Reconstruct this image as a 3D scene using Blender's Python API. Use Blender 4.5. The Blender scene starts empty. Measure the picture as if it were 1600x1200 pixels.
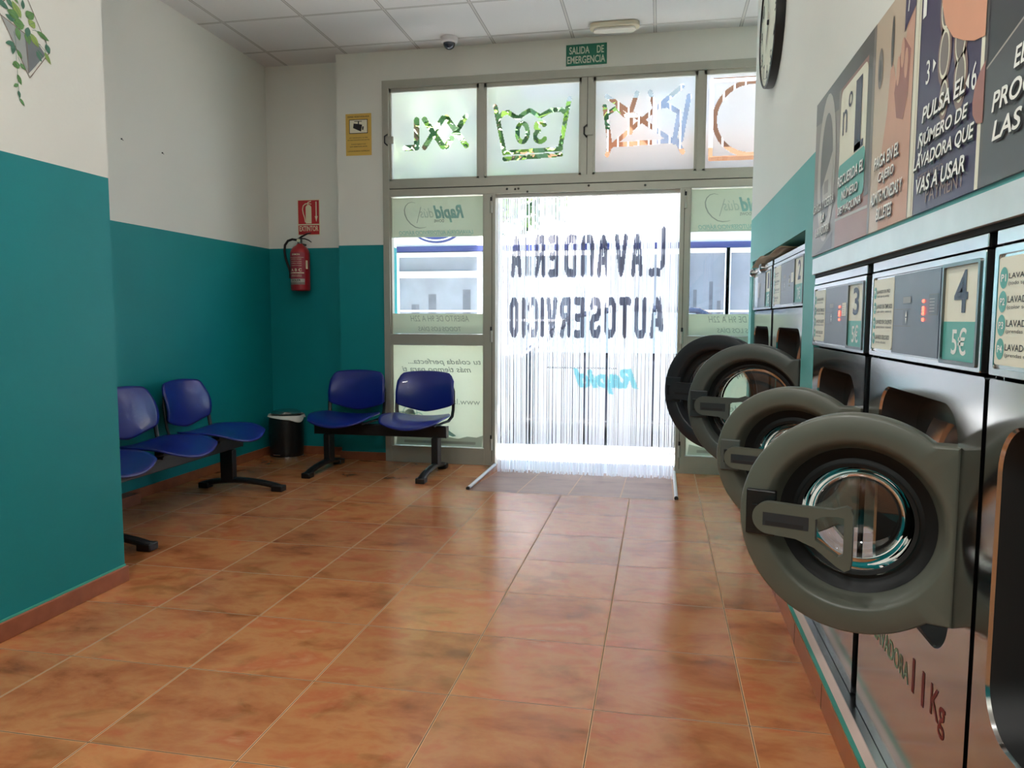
import bpy, math, random
import numpy as np
from mathutils import Vector, Matrix
random.seed(7)
S = bpy.context.scene
COL = S.collection
PI = math.pi

# ------------------------------------------------------------------ camera, sky, sun, exposure
def lin(c):
    return tuple((x / 12.92 if x <= 0.04045 else ((x + 0.055) / 1.055) ** 2.4) for x in c)
def rgb(r, g, b):
    return lin((r / 255, g / 255, b / 255))

CAM_H, PITCH, YAW, ROLL = 1.1668, 0.08668, 0.19453, 0.00313
cam = bpy.data.cameras.new('camera'); camo = bpy.data.objects.new('camera', cam); COL.objects.link(camo)
cp, sp, cy_, sy_ = math.cos(PITCH), math.sin(PITCH), math.cos(YAW), math.sin(YAW)
fwd = Vector((-sy_ * cp, cy_ * cp, -sp)); rt = Vector((cy_, sy_, 0)); up = rt.cross(fwd)
r2 = math.cos(ROLL) * rt + math.sin(ROLL) * up; u2 = -math.sin(ROLL) * rt + math.cos(ROLL) * up
cm = Matrix.Identity(4)
for i in range(3):
    cm[i][0], cm[i][1], cm[i][2] = r2[i], u2[i], -fwd[i]
cm[2][3] = CAM_H
camo.matrix_world = cm
cam.sensor_width = 36; cam.sensor_fit = 'HORIZONTAL'; cam.lens = 1169.98 / 1600 * 36; cam.clip_start = 0.05
S.camera = camo
S.view_settings.view_transform = 'Standard'; S.view_settings.look = 'None'
S.view_settings.gamma = 1; S.view_settings.use_curve_mapping = False
S.view_settings.exposure = 0.22

world = bpy.data.worlds.new('sky'); S.world = world; world.use_nodes = True
wn = world.node_tree.nodes; wl = world.node_tree.links
sky = wn.new('ShaderNodeTexSky'); sky.sky_type = 'HOSEK_WILKIE'; sky.turbidity = 3.5
sky.sun_direction = (-0.8, -0.20, 0.85)
wn['Background'].inputs[1].default_value = 19.0
wl.new(sky.outputs[0], wn['Background'].inputs[0])

sl = bpy.data.lights.new('sun', 'SUN'); slo = bpy.data.objects.new('sun', sl); COL.objects.link(slo)
sl.energy = 105.0; sl.angle = 0.01; sl.color = (1, 0.95, 0.88)
slo.rotation_euler = Vector((0.8, 0.12, -0.85)).to_track_quat('-Z', 'Y').to_euler()

LAMP_W = 14.0
LAMPS = [(-1.53, 3.64), (-0.32, 3.64), (-1.51, 1.15), (-0.30, 1.15), (-1.51, -1.3), (-0.30, -1.3)]

# ------------------------------------------------------------------ materials
def nt(name):
    m = bpy.data.materials.new(name); m.use_nodes = True
    return m, m.node_tree.nodes, m.node_tree.links, m.node_tree.nodes['Principled BSDF']

def pm(name, col, rough=0.5, metal=0.0, amt=0.06, scale=9.0, bump=0.0, emit=None, es=0.0, spec=0.5, coat=0.0, rvar=0.0):
    """plain painted / moulded / metal surface with a little procedural variation"""
    m, n, l, b = nt(name)
    tc = n.new('ShaderNodeTexCoord'); nz = n.new('ShaderNodeTexNoise')
    nz.inputs['Scale'].default_value = scale; nz.inputs['Detail'].default_value = 4
    l.new(tc.outputs['Object'], nz.inputs['Vector'])
    mx = n.new('ShaderNodeMix'); mx.data_type = 'RGBA'
    mx.inputs[6].default_value = (*[max(0, c * (1 - amt)) for c in col], 1)
    mx.inputs[7].default_value = (*[min(1, c * (1 + amt)) for c in col], 1)
    l.new(nz.outputs['Fac'], mx.inputs[0]); l.new(mx.outputs[2], b.inputs['Base Color'])
    b.inputs['Roughness'].default_value = rough; b.inputs['Metallic'].default_value = metal
    b.inputs['Specular IOR Level'].default_value = spec
    b.inputs['Coat Weight'].default_value = coat
    if rvar:
        mr = n.new('ShaderNodeMapRange'); mr.inputs[3].default_value = rough - rvar; mr.inputs[4].default_value = rough + rvar
        l.new(nz.outputs['Fac'], mr.inputs[0]); l.new(mr.outputs[0], b.inputs['Roughness'])
    if bump:
        bp = n.new('ShaderNodeBump'); bp.inputs['Strength'].default_value = bump; bp.inputs['Distance'].default_value = 0.01
        l.new(nz.outputs['Fac'], bp.inputs['Height']); l.new(bp.outputs[0], b.inputs['Normal'])
    if emit:
        b.inputs['Emission Color'].default_value = (*emit, 1); b.inputs['Emission Strength'].default_value = es
    return m

def wall_paint(name, zsplit, teal, white):
    """white above, teal dado below a straight painted line"""
    m, n, l, b = nt(name)
    g = n.new('ShaderNodeNewGeometry'); s = n.new('ShaderNodeSeparateXYZ'); l.new(g.outputs['Position'], s.inputs[0])
    gt = n.new('ShaderNodeMath'); gt.operation = 'GREATER_THAN'; gt.inputs[1].default_value = zsplit
    l.new(s.outputs[2], gt.inputs[0])
    nz = n.new('ShaderNodeTexNoise'); nz.inputs['Scale'].default_value = 2.2; nz.inputs['Detail'].default_value = 3
    l.new(g.outputs['Position'], nz.inputs['Vector'])
    def var(c, a):
        mx = n.new('ShaderNodeMix'); mx.data_type = 'RGBA'
        mx.inputs[6].default_value = (*[x * (1 - a) for x in c], 1); mx.inputs[7].default_value = (*[min(1, x * (1 + a)) for x in c], 1)
        l.new(nz.outputs['Fac'], mx.inputs[0]); return mx
    a, c = var(teal, .10), var(white, .03)
    mx = n.new('ShaderNodeMix'); mx.data_type = 'RGBA'
    l.new(gt.outputs[0], mx.inputs[0]); l.new(a.outputs[2], mx.inputs[6]); l.new(c.outputs[2], mx.inputs[7])
    l.new(mx.outputs[2], b.inputs['Base Color'])
    b.inputs['Roughness'].default_value = 0.55; b.inputs['Specular IOR Level'].default_value = 0.35
    n2 = n.new('ShaderNodeTexNoise'); n2.inputs['Scale'].default_value = 60; n2.inputs['Detail'].default_value = 2
    l.new(g.outputs['Position'], n2.inputs['Vector'])
    bp = n.new('ShaderNodeBump'); bp.inputs['Strength'].default_value = 0.06; bp.inputs['Distance'].default_value = 0.01
    l.new(n2.outputs['Fac'], bp.inputs['Height']); l.new(bp.outputs[0], b.inputs['Normal'])
    return m

def tile_mat(name, x0, y0, size, grout_w, cols, grout, rough=0.22, dark=1.0):
    """cloudy terracotta tile, one random cloud per tile, thin joints"""
    m, n, l, b = nt(name)
    g = n.new('ShaderNodeNewGeometry')
    sub = n.new('ShaderNodeVectorMath'); sub.operation = 'SUBTRACT'; sub.inputs[1].default_value = (x0, y0, 0)
    l.new(g.outputs['Position'], sub.inputs[0])
    sc = n.new('ShaderNodeVectorMath'); sc.operation = 'MULTIPLY'; sc.inputs[1].default_value = (1 / size[0], 1 / size[1], 0)
    l.new(sub.outputs[0], sc.inputs[0])
    fl = n.new('ShaderNodeVectorMath'); fl.operation = 'FLOOR'; l.new(sc.outputs[0], fl.inputs[0])
    fr = n.new('ShaderNodeVectorMath'); fr.operation = 'FRACTION'; l.new(sc.outputs[0], fr.inputs[0])
    wn_ = n.new('ShaderNodeTexWhiteNoise'); wn_.noise_dimensions = '3D'; l.new(fl.outputs[0], wn_.inputs['Vector'])
    off = n.new('ShaderNodeVectorMath'); off.operation = 'MULTIPLY'; off.inputs[1].default_value = (11, 11, 11)
    l.new(wn_.outputs['Color'], off.inputs[0])
    ad = n.new('ShaderNodeVectorMath'); ad.operation = 'ADD'; l.new(g.outputs['Position'], ad.inputs[0]); l.new(off.outputs[0], ad.inputs[1])
    st = n.new('ShaderNodeVectorMath'); st.operation = 'MULTIPLY'; st.inputs[1].default_value = (0.85, 1.35, 1.0)
    l.new(ad.outputs[0], st.inputs[0])
    nz = n.new('ShaderNodeTexNoise'); nz.inputs['Scale'].default_value = 3.3; nz.inputs['Detail'].default_value = 6
    nz.inputs['Roughness'].default_value = 0.62; nz.inputs['Distortion'].default_value = 0.25
    l.new(st.outputs[0], nz.inputs['Vector'])
    cr = n.new('ShaderNodeValToRGB'); el = cr.color_ramp.elements
    el[0].position = cols[0][0]; el[0].color = (*cols[0][1], 1)
    el[1].position = cols[-1][0]; el[1].color = (*cols[-1][1], 1)
    for p, c in cols[1:-1]:
        e = el.new(p); e.color = (*c, 1)
    l.new(nz.outputs['Fac'], cr.inputs[0])
    # dark smoky veins
    n2 = n.new('ShaderNodeTexNoise'); n2.inputs['Scale'].default_value = 6; n2.inputs['Detail'].default_value = 9; n2.inputs['Distortion'].default_value = .7
    l.new(st.outputs[0], n2.inputs['Vector'])
    r2_ = n.new('ShaderNodeValToRGB'); r2_.color_ramp.elements[0].position = 0.30; r2_.color_ramp.elements[0].color = (0.68, 0.70, 0.60, 1)
    r2_.color_ramp.elements[1].position = 0.44; r2_.color_ramp.elements[1].color = (1, 1, 1, 1)
    l.new(n2.outputs['Fac'], r2_.inputs[0])
    mu = n.new('ShaderNodeMix'); mu.data_type = 'RGBA'; mu.blend_type = 'MULTIPLY'; mu.inputs[0].default_value = 1
    l.new(cr.outputs[0], mu.inputs[6]); l.new(r2_.outputs[0], mu.inputs[7])
    # per-tile brightness
    mr = n.new('ShaderNodeMapRange'); mr.inputs[3].default_value = 0.9; mr.inputs[4].default_value = 1.1; l.new(wn_.outputs['Value'], mr.inputs[0])
    mv = n.new('ShaderNodeVectorMath'); mv.operation = 'SCALE'; l.new(mu.outputs[2], mv.inputs[0]); l.new(mr.outputs[0], mv.inputs['Scale'])
    # joints; their dark core is the gap's shadow put into the colour
    s = n.new('ShaderNodeSeparateXYZ'); l.new(fr.outputs[0], s.inputs[0])
    def edge(o, w):
        a = n.new('ShaderNodeMath'); a.operation = 'SUBTRACT'; a.inputs[0].default_value = 0.5; 
        h = n.new('ShaderNodeMath'); h.operation = 'SUBTRACT'; l.new(o, h.inputs[0]); h.inputs[1].default_value = 0.5
        ab = n.new('ShaderNodeMath'); ab.operation = 'ABSOLUTE'; l.new(h.outputs[0], ab.inputs[0])
        l.new(ab.outputs[0], a.inputs[1])
        lt = n.new('ShaderNodeMath'); lt.operation = 'LESS_THAN'; l.new(a.outputs[0], lt.inputs[0]); lt.inputs[1].default_value = w
        return lt
    e1, e2 = edge(s.outputs[0], grout_w / size[0] / 2), edge(s.outputs[1], grout_w / size[1] / 2)
    w2 = n.new('ShaderNodeMath'); w2.operation = 'MULTIPLY'; w2.inputs[1].default_value = .5; l.new(e2.outputs[0], w2.inputs[0])
    mxm = n.new('ShaderNodeMath'); mxm.operation = 'MAXIMUM'; l.new(e1.outputs[0], mxm.inputs[0]); l.new(w2.outputs[0], mxm.inputs[1])
    fm = n.new('ShaderNodeMix'); fm.data_type = 'RGBA'; l.new(mxm.outputs[0], fm.inputs[0])
    l.new(mv.outputs[0], fm.inputs[6]); fm.inputs[7].default_value = (*grout, 1)
    d1, d2 = edge(s.outputs[0], grout_w * .42 / size[0] / 2), edge(s.outputs[1], grout_w * .42 / size[1] / 2)
    dm = n.new('ShaderNodeMath'); dm.operation = 'MAXIMUM'; l.new(d1.outputs[0], dm.inputs[0]); l.new(d2.outputs[0], dm.inputs[1])
    fd = n.new('ShaderNodeMix'); fd.data_type = 'RGBA'; l.new(dm.outputs[0], fd.inputs[0]); l.new(fm.outputs[2], fd.inputs[6]); fd.inputs[7].default_value = (*[c * dark for c in grout], 1)
    l.new(fd.outputs[2], b.inputs['Base Color'])
    rr = n.new('ShaderNodeMapRange'); rr.inputs[3].default_value = rough; rr.inputs[4].default_value = 0.7; l.new(mxm.outputs[0], rr.inputs[0])
    l.new(rr.outputs[0], b.inputs['Roughness'])
    iv = n.new('ShaderNodeMath'); iv.operation = 'SUBTRACT'; iv.inputs[0].default_value = 1; l.new(mxm.outputs[0], iv.inputs[1])
    bp = n.new('ShaderNodeBump'); bp.inputs['Strength'].default_value = 0.35; bp.inputs['Distance'].default_value = 0.002
    l.new(iv.outputs[0], bp.inputs['Height'])
    n3 = n.new('ShaderNodeTexNoise'); n3.inputs['Scale'].default_value = 14; l.new(g.outputs['Position'], n3.inputs['Vector'])
    b2 = n.new('ShaderNodeBump'); b2.inputs['Strength'].default_value = 0.05; b2.inputs['Distance'].default_value = 0.01
    l.new(n3.outputs['Fac'], b2.inputs['Height']); l.new(bp.outputs[0], b2.inputs['Normal']); l.new(b2.outputs[0], b.inputs['Normal'])
    return m

def grid_mat(name, x0, y0, size, w, base, bar):
    m, n, l, b = nt(name)
    g = n.new('ShaderNodeNewGeometry')
    sub = n.new('ShaderNodeVectorMath'); sub.operation = 'SUBTRACT'; sub.inputs[1].default_value = (x0, y0, 0); l.new(g.outputs['Position'], sub.inputs[0])
    sc = n.new('ShaderNodeVectorMath'); sc.operation = 'SCALE'; sc.inputs['Scale'].default_value = 1 / size; l.new(sub.outputs[0], sc.inputs[0])
    fr = n.new('ShaderNodeVectorMath'); fr.operation = 'FRACTION'; l.new(sc.outputs[0], fr.inputs[0])
    s = n.new('ShaderNodeSeparateXYZ'); l.new(fr.outputs[0], s.inputs[0])
    ds = []
    for k in (0, 1):
        h = n.new('ShaderNodeMath'); h.operation = 'SUBTRACT'; l.new(s.outputs[k], h.inputs[0]); h.inputs[1].default_value = 0.5
        ab = n.new('ShaderNodeMath'); ab.operation = 'ABSOLUTE'; l.new(h.outputs[0], ab.inputs[0]); ds.append(ab)
    mxm = n.new('ShaderNodeMath'); mxm.operation = 'MAXIMUM'; l.new(ds[0].outputs[0], mxm.inputs[0]); l.new(ds[1].outputs[0], mxm.inputs[1])
    cr = n.new('ShaderNodeValToRGB'); cr.color_ramp.interpolation = 'CONSTANT'
    el = cr.color_ramp.elements; t = 0.5 - w / size / 2; d = 0.005 / size
    el[0].position = 0; el[0].color = (*base, 1); el[1].position = t; el[1].color = (*[c * .45 for c in base], 1)
    e = el.new(t + d); e.color = (*bar, 1)
    l.new(mxm.outputs[0], cr.inputs[0])
    nz = n.new('ShaderNodeTexNoise'); nz.inputs['Scale'].default_value = 90; nz.inputs['Detail'].default_value = 3; l.new(g.outputs['Position'], nz.inputs['Vector'])
    bp = n.new('ShaderNodeBump'); bp.inputs['Strength'].default_value = 0.08; bp.inputs['Distance'].default_value = 0.01
    l.new(nz.outputs['Fac'], bp.inputs['Height']); l.new(bp.outputs[0], b.inputs['Normal'])
    l.new(cr.outputs[0], b.inputs['Base Color']); b.inputs['Roughness'].default_value = 0.75; b.inputs['Specular IOR Level'].default_value = 0.2
    return m

def mix_mat(name, parts):
    """parts: list of (weight, node factory) blended one after the other"""
    m = bpy.data.materials.new(name); m.use_nodes = True
    n, l = m.node_tree.nodes, m.node_tree.links
    n.remove(n['Principled BSDF']); out = n['Material Output']
    cur, acc = None, 0
    for w, f in parts:
        s = f(n, l); acc += w
        if cur is None: cur = s
        else:
            mx = n.new('ShaderNodeMixShader'); mx.inputs[0].default_value = w / acc
            l.new(cur, mx.inputs[1]); l.new(s, mx.inputs[2]); cur = mx.outputs[0]
    l.new(cur, out.inputs[0]); return m
def sh(kind, col, rough=None, ior=None):
    def f(n, l):
        s = n.new('ShaderNodeBsdf' + kind)
        nz = n.new('ShaderNodeTexNoise'); nz.inputs['Scale'].default_value = 6
        g = n.new('ShaderNodeNewGeometry'); l.new(g.outputs['Position'], nz.inputs['Vector'])
        mx = n.new('ShaderNodeMix'); mx.data_type = 'RGBA'
        mx.inputs[6].default_value = (*[c * .97 for c in col], 1); mx.inputs[7].default_value = (*col, 1)
        l.new(nz.outputs['Fac'], mx.inputs[0]); l.new(mx.outputs[2], s.inputs['Color'])
        if rough is not None: s.inputs['Roughness'].default_value = rough
        if ior is not None: s.inputs['IOR'].default_value = ior
        return s.outputs[0]
    return f

def clear_glass(name, tint=(0.95, 0.97, 0.96), power=1.0):
    m = bpy.data.materials.new(name); m.use_nodes = True
    n, l = m.node_tree.nodes, m.node_tree.links
    n.remove(n['Principled BSDF'])
    t = n.new('ShaderNodeBsdfTransparent'); t.inputs[0].default_value = (*tint, 1)
    gl = n.new('ShaderNodeBsdfGlossy'); gl.inputs['Roughness'].default_value = 0.01
    fr = n.new('ShaderNodeFresnel'); fr.inputs['IOR'].default_value = 1.5
    ml = n.new('ShaderNodeMath'); ml.operation = 'MULTIPLY'; ml.inputs[1].default_value = power; l.new(fr.outputs[0], ml.inputs[0])
    mx = n.new('ShaderNodeMixShader'); l.new(ml.outputs[0], mx.inputs[0]); l.new(t.outputs[0], mx.inputs[1]); l.new(gl.outputs[0], mx.inputs[2])
    l.new(mx.outputs[0], n['Material Output'].inputs[0]); return m

TEAL = rgb(0, 130, 134); WHITE = rgb(228, 229, 221)
M = {}
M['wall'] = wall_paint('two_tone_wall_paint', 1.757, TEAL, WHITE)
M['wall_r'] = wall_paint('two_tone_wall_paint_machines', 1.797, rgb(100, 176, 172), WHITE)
M['white'] = pm('white_plaster', WHITE, .6, amt=.02)
M['ceil'] = grid_mat('ceiling_tiles', -0.078, 5.02, 0.603, 0.026, rgb(228, 229, 228), rgb(206, 206, 202))
TC = [(0.29, rgb(136, 74, 40)), (0.42, rgb(176, 106, 62)), (0.52, rgb(188, 126, 78)), (0.62, rgb(182, 103, 62)), (0.74, rgb(200, 144, 102))]
M['floor'] = tile_mat('terracotta_floor', -1.974, 2.159, (.45, .45), .0075, TC, rgb(214, 166, 120), .2, .16)
RC = [(0.3, rgb(120, 84, 70)), (0.5, rgb(146, 112, 98)), (0.7, rgb(160, 126, 112))]
M['ramp'] = tile_mat('ramp_tile', -1.27, 4.40, (.345, .60), .008, RC, rgb(205, 175, 150), .35)
M['skirt'] = pm('terracotta_skirting', rgb(150, 86, 56), .35, amt=.35, scale=16)
M['riser'] = pm('terracotta_riser', rgb(168, 96, 56), .3, amt=.2, scale=10)
M['steel'] = pm('brushed_stainless', (0.58, 0.59, 0.6), .2, 1.0, amt=.08, scale=4, rvar=.06)
M['mirror_steel'] = pm('polished_stainless', (0.50, 0.50, 0.50), .14, 1.0, amt=.06, scale=3, rvar=.04)
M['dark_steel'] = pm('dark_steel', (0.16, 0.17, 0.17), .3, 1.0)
M['alu'] = pm('anodised_aluminium', rgb(170, 170, 158), .42, .35, amt=.05, scale=20)
M['alu_dark'] = pm('aluminium_gap', rgb(60, 60, 56), .6)
M['black'] = pm('black_plastic', rgb(14, 14, 15), .38, amt=.2)
M['black_metal'] = pm('black_painted_metal', rgb(12, 12, 14), .42, amt=.2)
M['rubber'] = pm('black_rubber', rgb(10, 10, 10), .6)
M['void'] = pm('shade_black', rgb(8, 8, 8), .8)  # near-black colour that stands in for shade in hollows and gaps
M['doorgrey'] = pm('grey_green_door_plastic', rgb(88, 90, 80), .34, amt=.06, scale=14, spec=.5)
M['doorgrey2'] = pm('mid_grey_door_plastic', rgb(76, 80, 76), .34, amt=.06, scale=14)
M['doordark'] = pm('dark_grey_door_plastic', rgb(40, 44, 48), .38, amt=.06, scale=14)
M['blue'] = pm('blue_plastic', rgb(18, 34, 122), .3, amt=.05, coat=.2)
M['panel'] = pm('slate_control_panel', rgb(78, 86, 100), .3, amt=.06)
M['panel_dk'] = pm('slate_control_panel_dark', rgb(58, 64, 78), .3)
M['cream'] = pm('cream_label', rgb(232, 228, 206), .4, amt=.02)
M['tealprint'] = pm('teal_print', rgb(88, 168, 156), .4, amt=.03)
M['navy'] = pm('navy_print', rgb(36, 32, 62), .4)
M['ink'] = pm('black_ink', rgb(30, 30, 32), .5)
M['whiteink'] = pm('white_ink', rgb(245, 245, 238), .5, amt=.01)
M['led'] = pm('red_led', (0.9, 0.05, 0.03), .3, emit=(1, .08, .05), es=5)
M['green'] = pm('emergency_green', rgb(0, 110, 84), .5)
M['signtxt'] = pm('sign_lettering', rgb(205, 215, 195), .5)
M['yellow'] = pm('yellow_sign', rgb(214, 176, 82), .5, amt=.05)
M['red'] = pm('sign_red', rgb(182, 24, 34), .5)
M['extred'] = pm('extinguisher_red', rgb(160, 24, 34), .3, coat=.4)
M['photolum'] = pm('photoluminescent_white', rgb(226, 222, 190), .5)
M['bag'] = pm('white_bin_bag', rgb(220, 220, 214), .5, bump=.5, scale=40)
M['lum'] = pm('cream_luminaire', rgb(222, 216, 192), .45)
M['lumdiff'] = pm('luminaire_diffuser', rgb(240, 238, 228), .25)
M['camwhite'] = pm('camera_housing', rgb(220, 220, 222), .4)
M['camdome'] = pm('camera_dome', rgb(36, 46, 62), .08, spec=.8)
M['maroon'] = pm('maroon_ink', rgb(110, 26, 26), .5)
M['mint'] = pm('green_ink', rgb(120, 150, 120), .5)
M['edgeteal'] = pm('teal_edge_trim', rgb(60, 140, 124), .45)
M['treadl'] = pm('pale_tread', rgb(206, 180, 168), .35)
M['card'] = pm('brown_cardboard', rgb(150, 132, 104), .8, amt=.15)
M['leafA'] = pm('decal_leaf_green', rgb(92, 140, 74), .5, amt=.45, scale=30)
M['leafB'] = pm('decal_leaf_dark', rgb(70, 120, 96), .5, amt=.4, scale=30)
M['leafC'] = pm('decal_leaf_lime', rgb(140, 168, 82), .5, amt=.35, scale=30)
M['decalgrey'] = pm('decal_pot_grey', rgb(160, 166, 164), .5)
M['decalgrey2'] = pm('decal_pot_grey_dark', rgb(112, 118, 122), .5)
M['decalline'] = pm('decal_line_bronze', rgb(120, 104, 90), .5)
M['clockface'] = pm('clock_face', rgb(232, 234, 214), .45, amt=.03)
M['glass'] = clear_glass('window_glass')
M['bowl'] = None
M['film'] = mix_mat('frosted_vinyl_film', [(.40, sh('Refraction', (.82, .84, .87), .42, 1.16)), (.32, sh('Translucent', (.82, .84, .88))), (.28, sh('Diffuse', (.8, .84, .82)))])
M['vinyl'] = mix_mat('pale_green_vinyl', [(.36, sh('Translucent', (.76, .82, .72))), (.64, sh('Diffuse', (.70, .76, .66)))])
M['vinyl2'] = mix_mat('pale_vinyl', [(.50, sh('Translucent', (.88, .92, .82))), (.50, sh('Diffuse', (.80, .84, .74)))])
M['vtxt'] = mix_mat('vinyl_grey_print', [(.1, sh('Translucent', (.40, .46, .42))), (.9, sh('Diffuse', (.40, .46, .41)))])
M['vteal'] = mix_mat('vinyl_teal_print', [(.12, sh('Translucent', (.42, .68, .64))), (.88, sh('Diffuse', (.36, .62, .58)))])
M['vfaint'] = mix_mat('vinyl_faint_print', [(.12, sh('Translucent', (.56, .68, .62))), (.88, sh('Diffuse', (.56, .66, .58)))])
M['vdark'] = mix_mat('vinyl_dark_print', [(.1, sh('Translucent', (.25, .28, .26))), (.9, sh('Diffuse', (.22, .25, .23)))])
M['pvc'] = mix_mat('clear_pvc_strip', [(.19, sh('Transparent', (.94, .95, .98))), (.51, sh('Translucent', (.92, .93, .97))), (.22, sh('Diffuse', (.86, .87, .9))), (.08, sh('Glossy', (.9, .9, .92), .2))])
M['pvcink'] = mix_mat('printed_pvc_ink', [(.22, sh('Transparent', (.3, .32, .4))), (.10, sh('Translucent', (.2, .21, .28))), (.68, sh('Diffuse', (.16, .17, .24)))])
M['pvccyan'] = mix_mat('printed_pvc_cyan', [(.25, sh('Transparent', (.5, .85, .95))), (.35, sh('Translucent', (.35, .80, .92))), (.4, sh('Diffuse', (.4, .8, .9)))])
M['skin'] = pm('printed_skin', rgb(206, 160, 136), .45, amt=.18, scale=7)
M['skindk'] = pm('printed_skin_shade', rgb(160, 112, 104), .45, amt=.18, scale=9)
M['skinhi'] = pm('printed_fingertip', rgb(222, 160, 128), .45, amt=.1, scale=7)
M['pgrey'] = pm('poster_grey', rgb(128, 118, 112), .35, amt=.12, scale=5)
M['pgreyl'] = pm('poster_light_grey', rgb(178, 172, 162), .35, amt=.08, scale=5)
M['pgreyd'] = pm('poster_dark_grey', rgb(86, 82, 80), .35, amt=.08, scale=5)
M['pterra'] = pm('poster_terracotta', rgb(152, 106, 92), .35, amt=.1, scale=6)
M['pbeige'] = pm('poster_beige', rgb(196, 176, 152), .35, amt=.14, scale=4)
M['ppurple'] = pm('poster_purple', rgb(58, 48, 84), .35, amt=.14, scale=4)
M['pbutton'] = pm('poster_button', rgb(132, 106, 98), .35, amt=.2, scale=20)
M['pcharcoal'] = pm('poster_charcoal', rgb(58, 60, 64), .35, amt=.06, scale=4)
M['pcharcoal2'] = pm('poster_charcoal_light', rgb(78, 80, 84), .35, amt=.06, scale=4)

# ------------------------------------------------------------------ mesh helpers
WM = {}
class Surf:
    """a flat face in the room: a = along right, b = up, d = out of the face"""
    def __init__(s, o, r, u=(0, 0, 1)):
        s.o, s.r, s.u = Vector(o), Vector(r).normalized(), Vector(u).normalized(); s.n = s.r.cross(s.u)
    def p(s, a, b, d=0): return s.o + s.r * a + s.u * b + s.n * d

_tcache = {}
def text_geo(body, bold=0.0, shear=0.0, space=1.0, lines=1.0):
    k = (body, bold, shear, space, lines)
    if k not in _tcache:
        c = bpy.data.curves.new('lettering', 'FONT'); c.body = body; c.offset = bold; c.shear = shear; c.align_x = 'CENTER'
        c.space_character = space; c.space_line = lines; c.resolution_u = 4
        o = bpy.data.objects.new('lettering', c); COL.objects.link(o)
        dg = bpy.context.evaluated_depsgraph_get()
        me = bpy.data.meshes.new_from_object(o.evaluated_get(dg))
        v = np.array([tuple(x.co) for x in me.vertices]).reshape(-1, 3)
        f = [tuple(p.vertices) for p in me.polygons]
        bpy.data.objects.remove(o); bpy.data.curves.remove(c); bpy.data.meshes.remove(me)
        mn, mx = v.min(0), v.max(0)
        _tcache[k] = ((v[:, :2] - mn[:2]) / (mx[:2] - mn[:2]), f, (mx[0] - mn[0]) / (mx[1] - mn[1]))
    return _tcache[k]

def raster(body, w, h, nx, ny, **kw):
    """boolean bitmap of a word filling its box"""
    v, f, _ = text_geo(body, **kw); g = np.zeros((ny, nx), bool)
    X, Y = np.meshgrid((np.arange(nx) + .5) / nx, (np.arange(ny) + .5) / ny)
    for p in f:
        for k in range(1, len(p) - 1):
            a, b, c = v[p[0]], v[p[k]], v[p[k + 1]]
            d = (b[0] - a[0]) * (c[1] - a[1]) - (c[0] - a[0]) * (b[1] - a[1])
            if abs(d) < 1e-12: continue
            s = ((X - a[0]) * (c[1] - a[1]) - (c[0] - a[0]) * (Y - a[1])) / d
            t = ((b[0] - a[0]) * (Y - a[1]) - (X - a[0]) * (b[1] - a[1])) / d
            g |= (s >= -1e-6) & (t >= -1e-6) & (s + t <= 1 + 1e-6)
    return g

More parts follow.
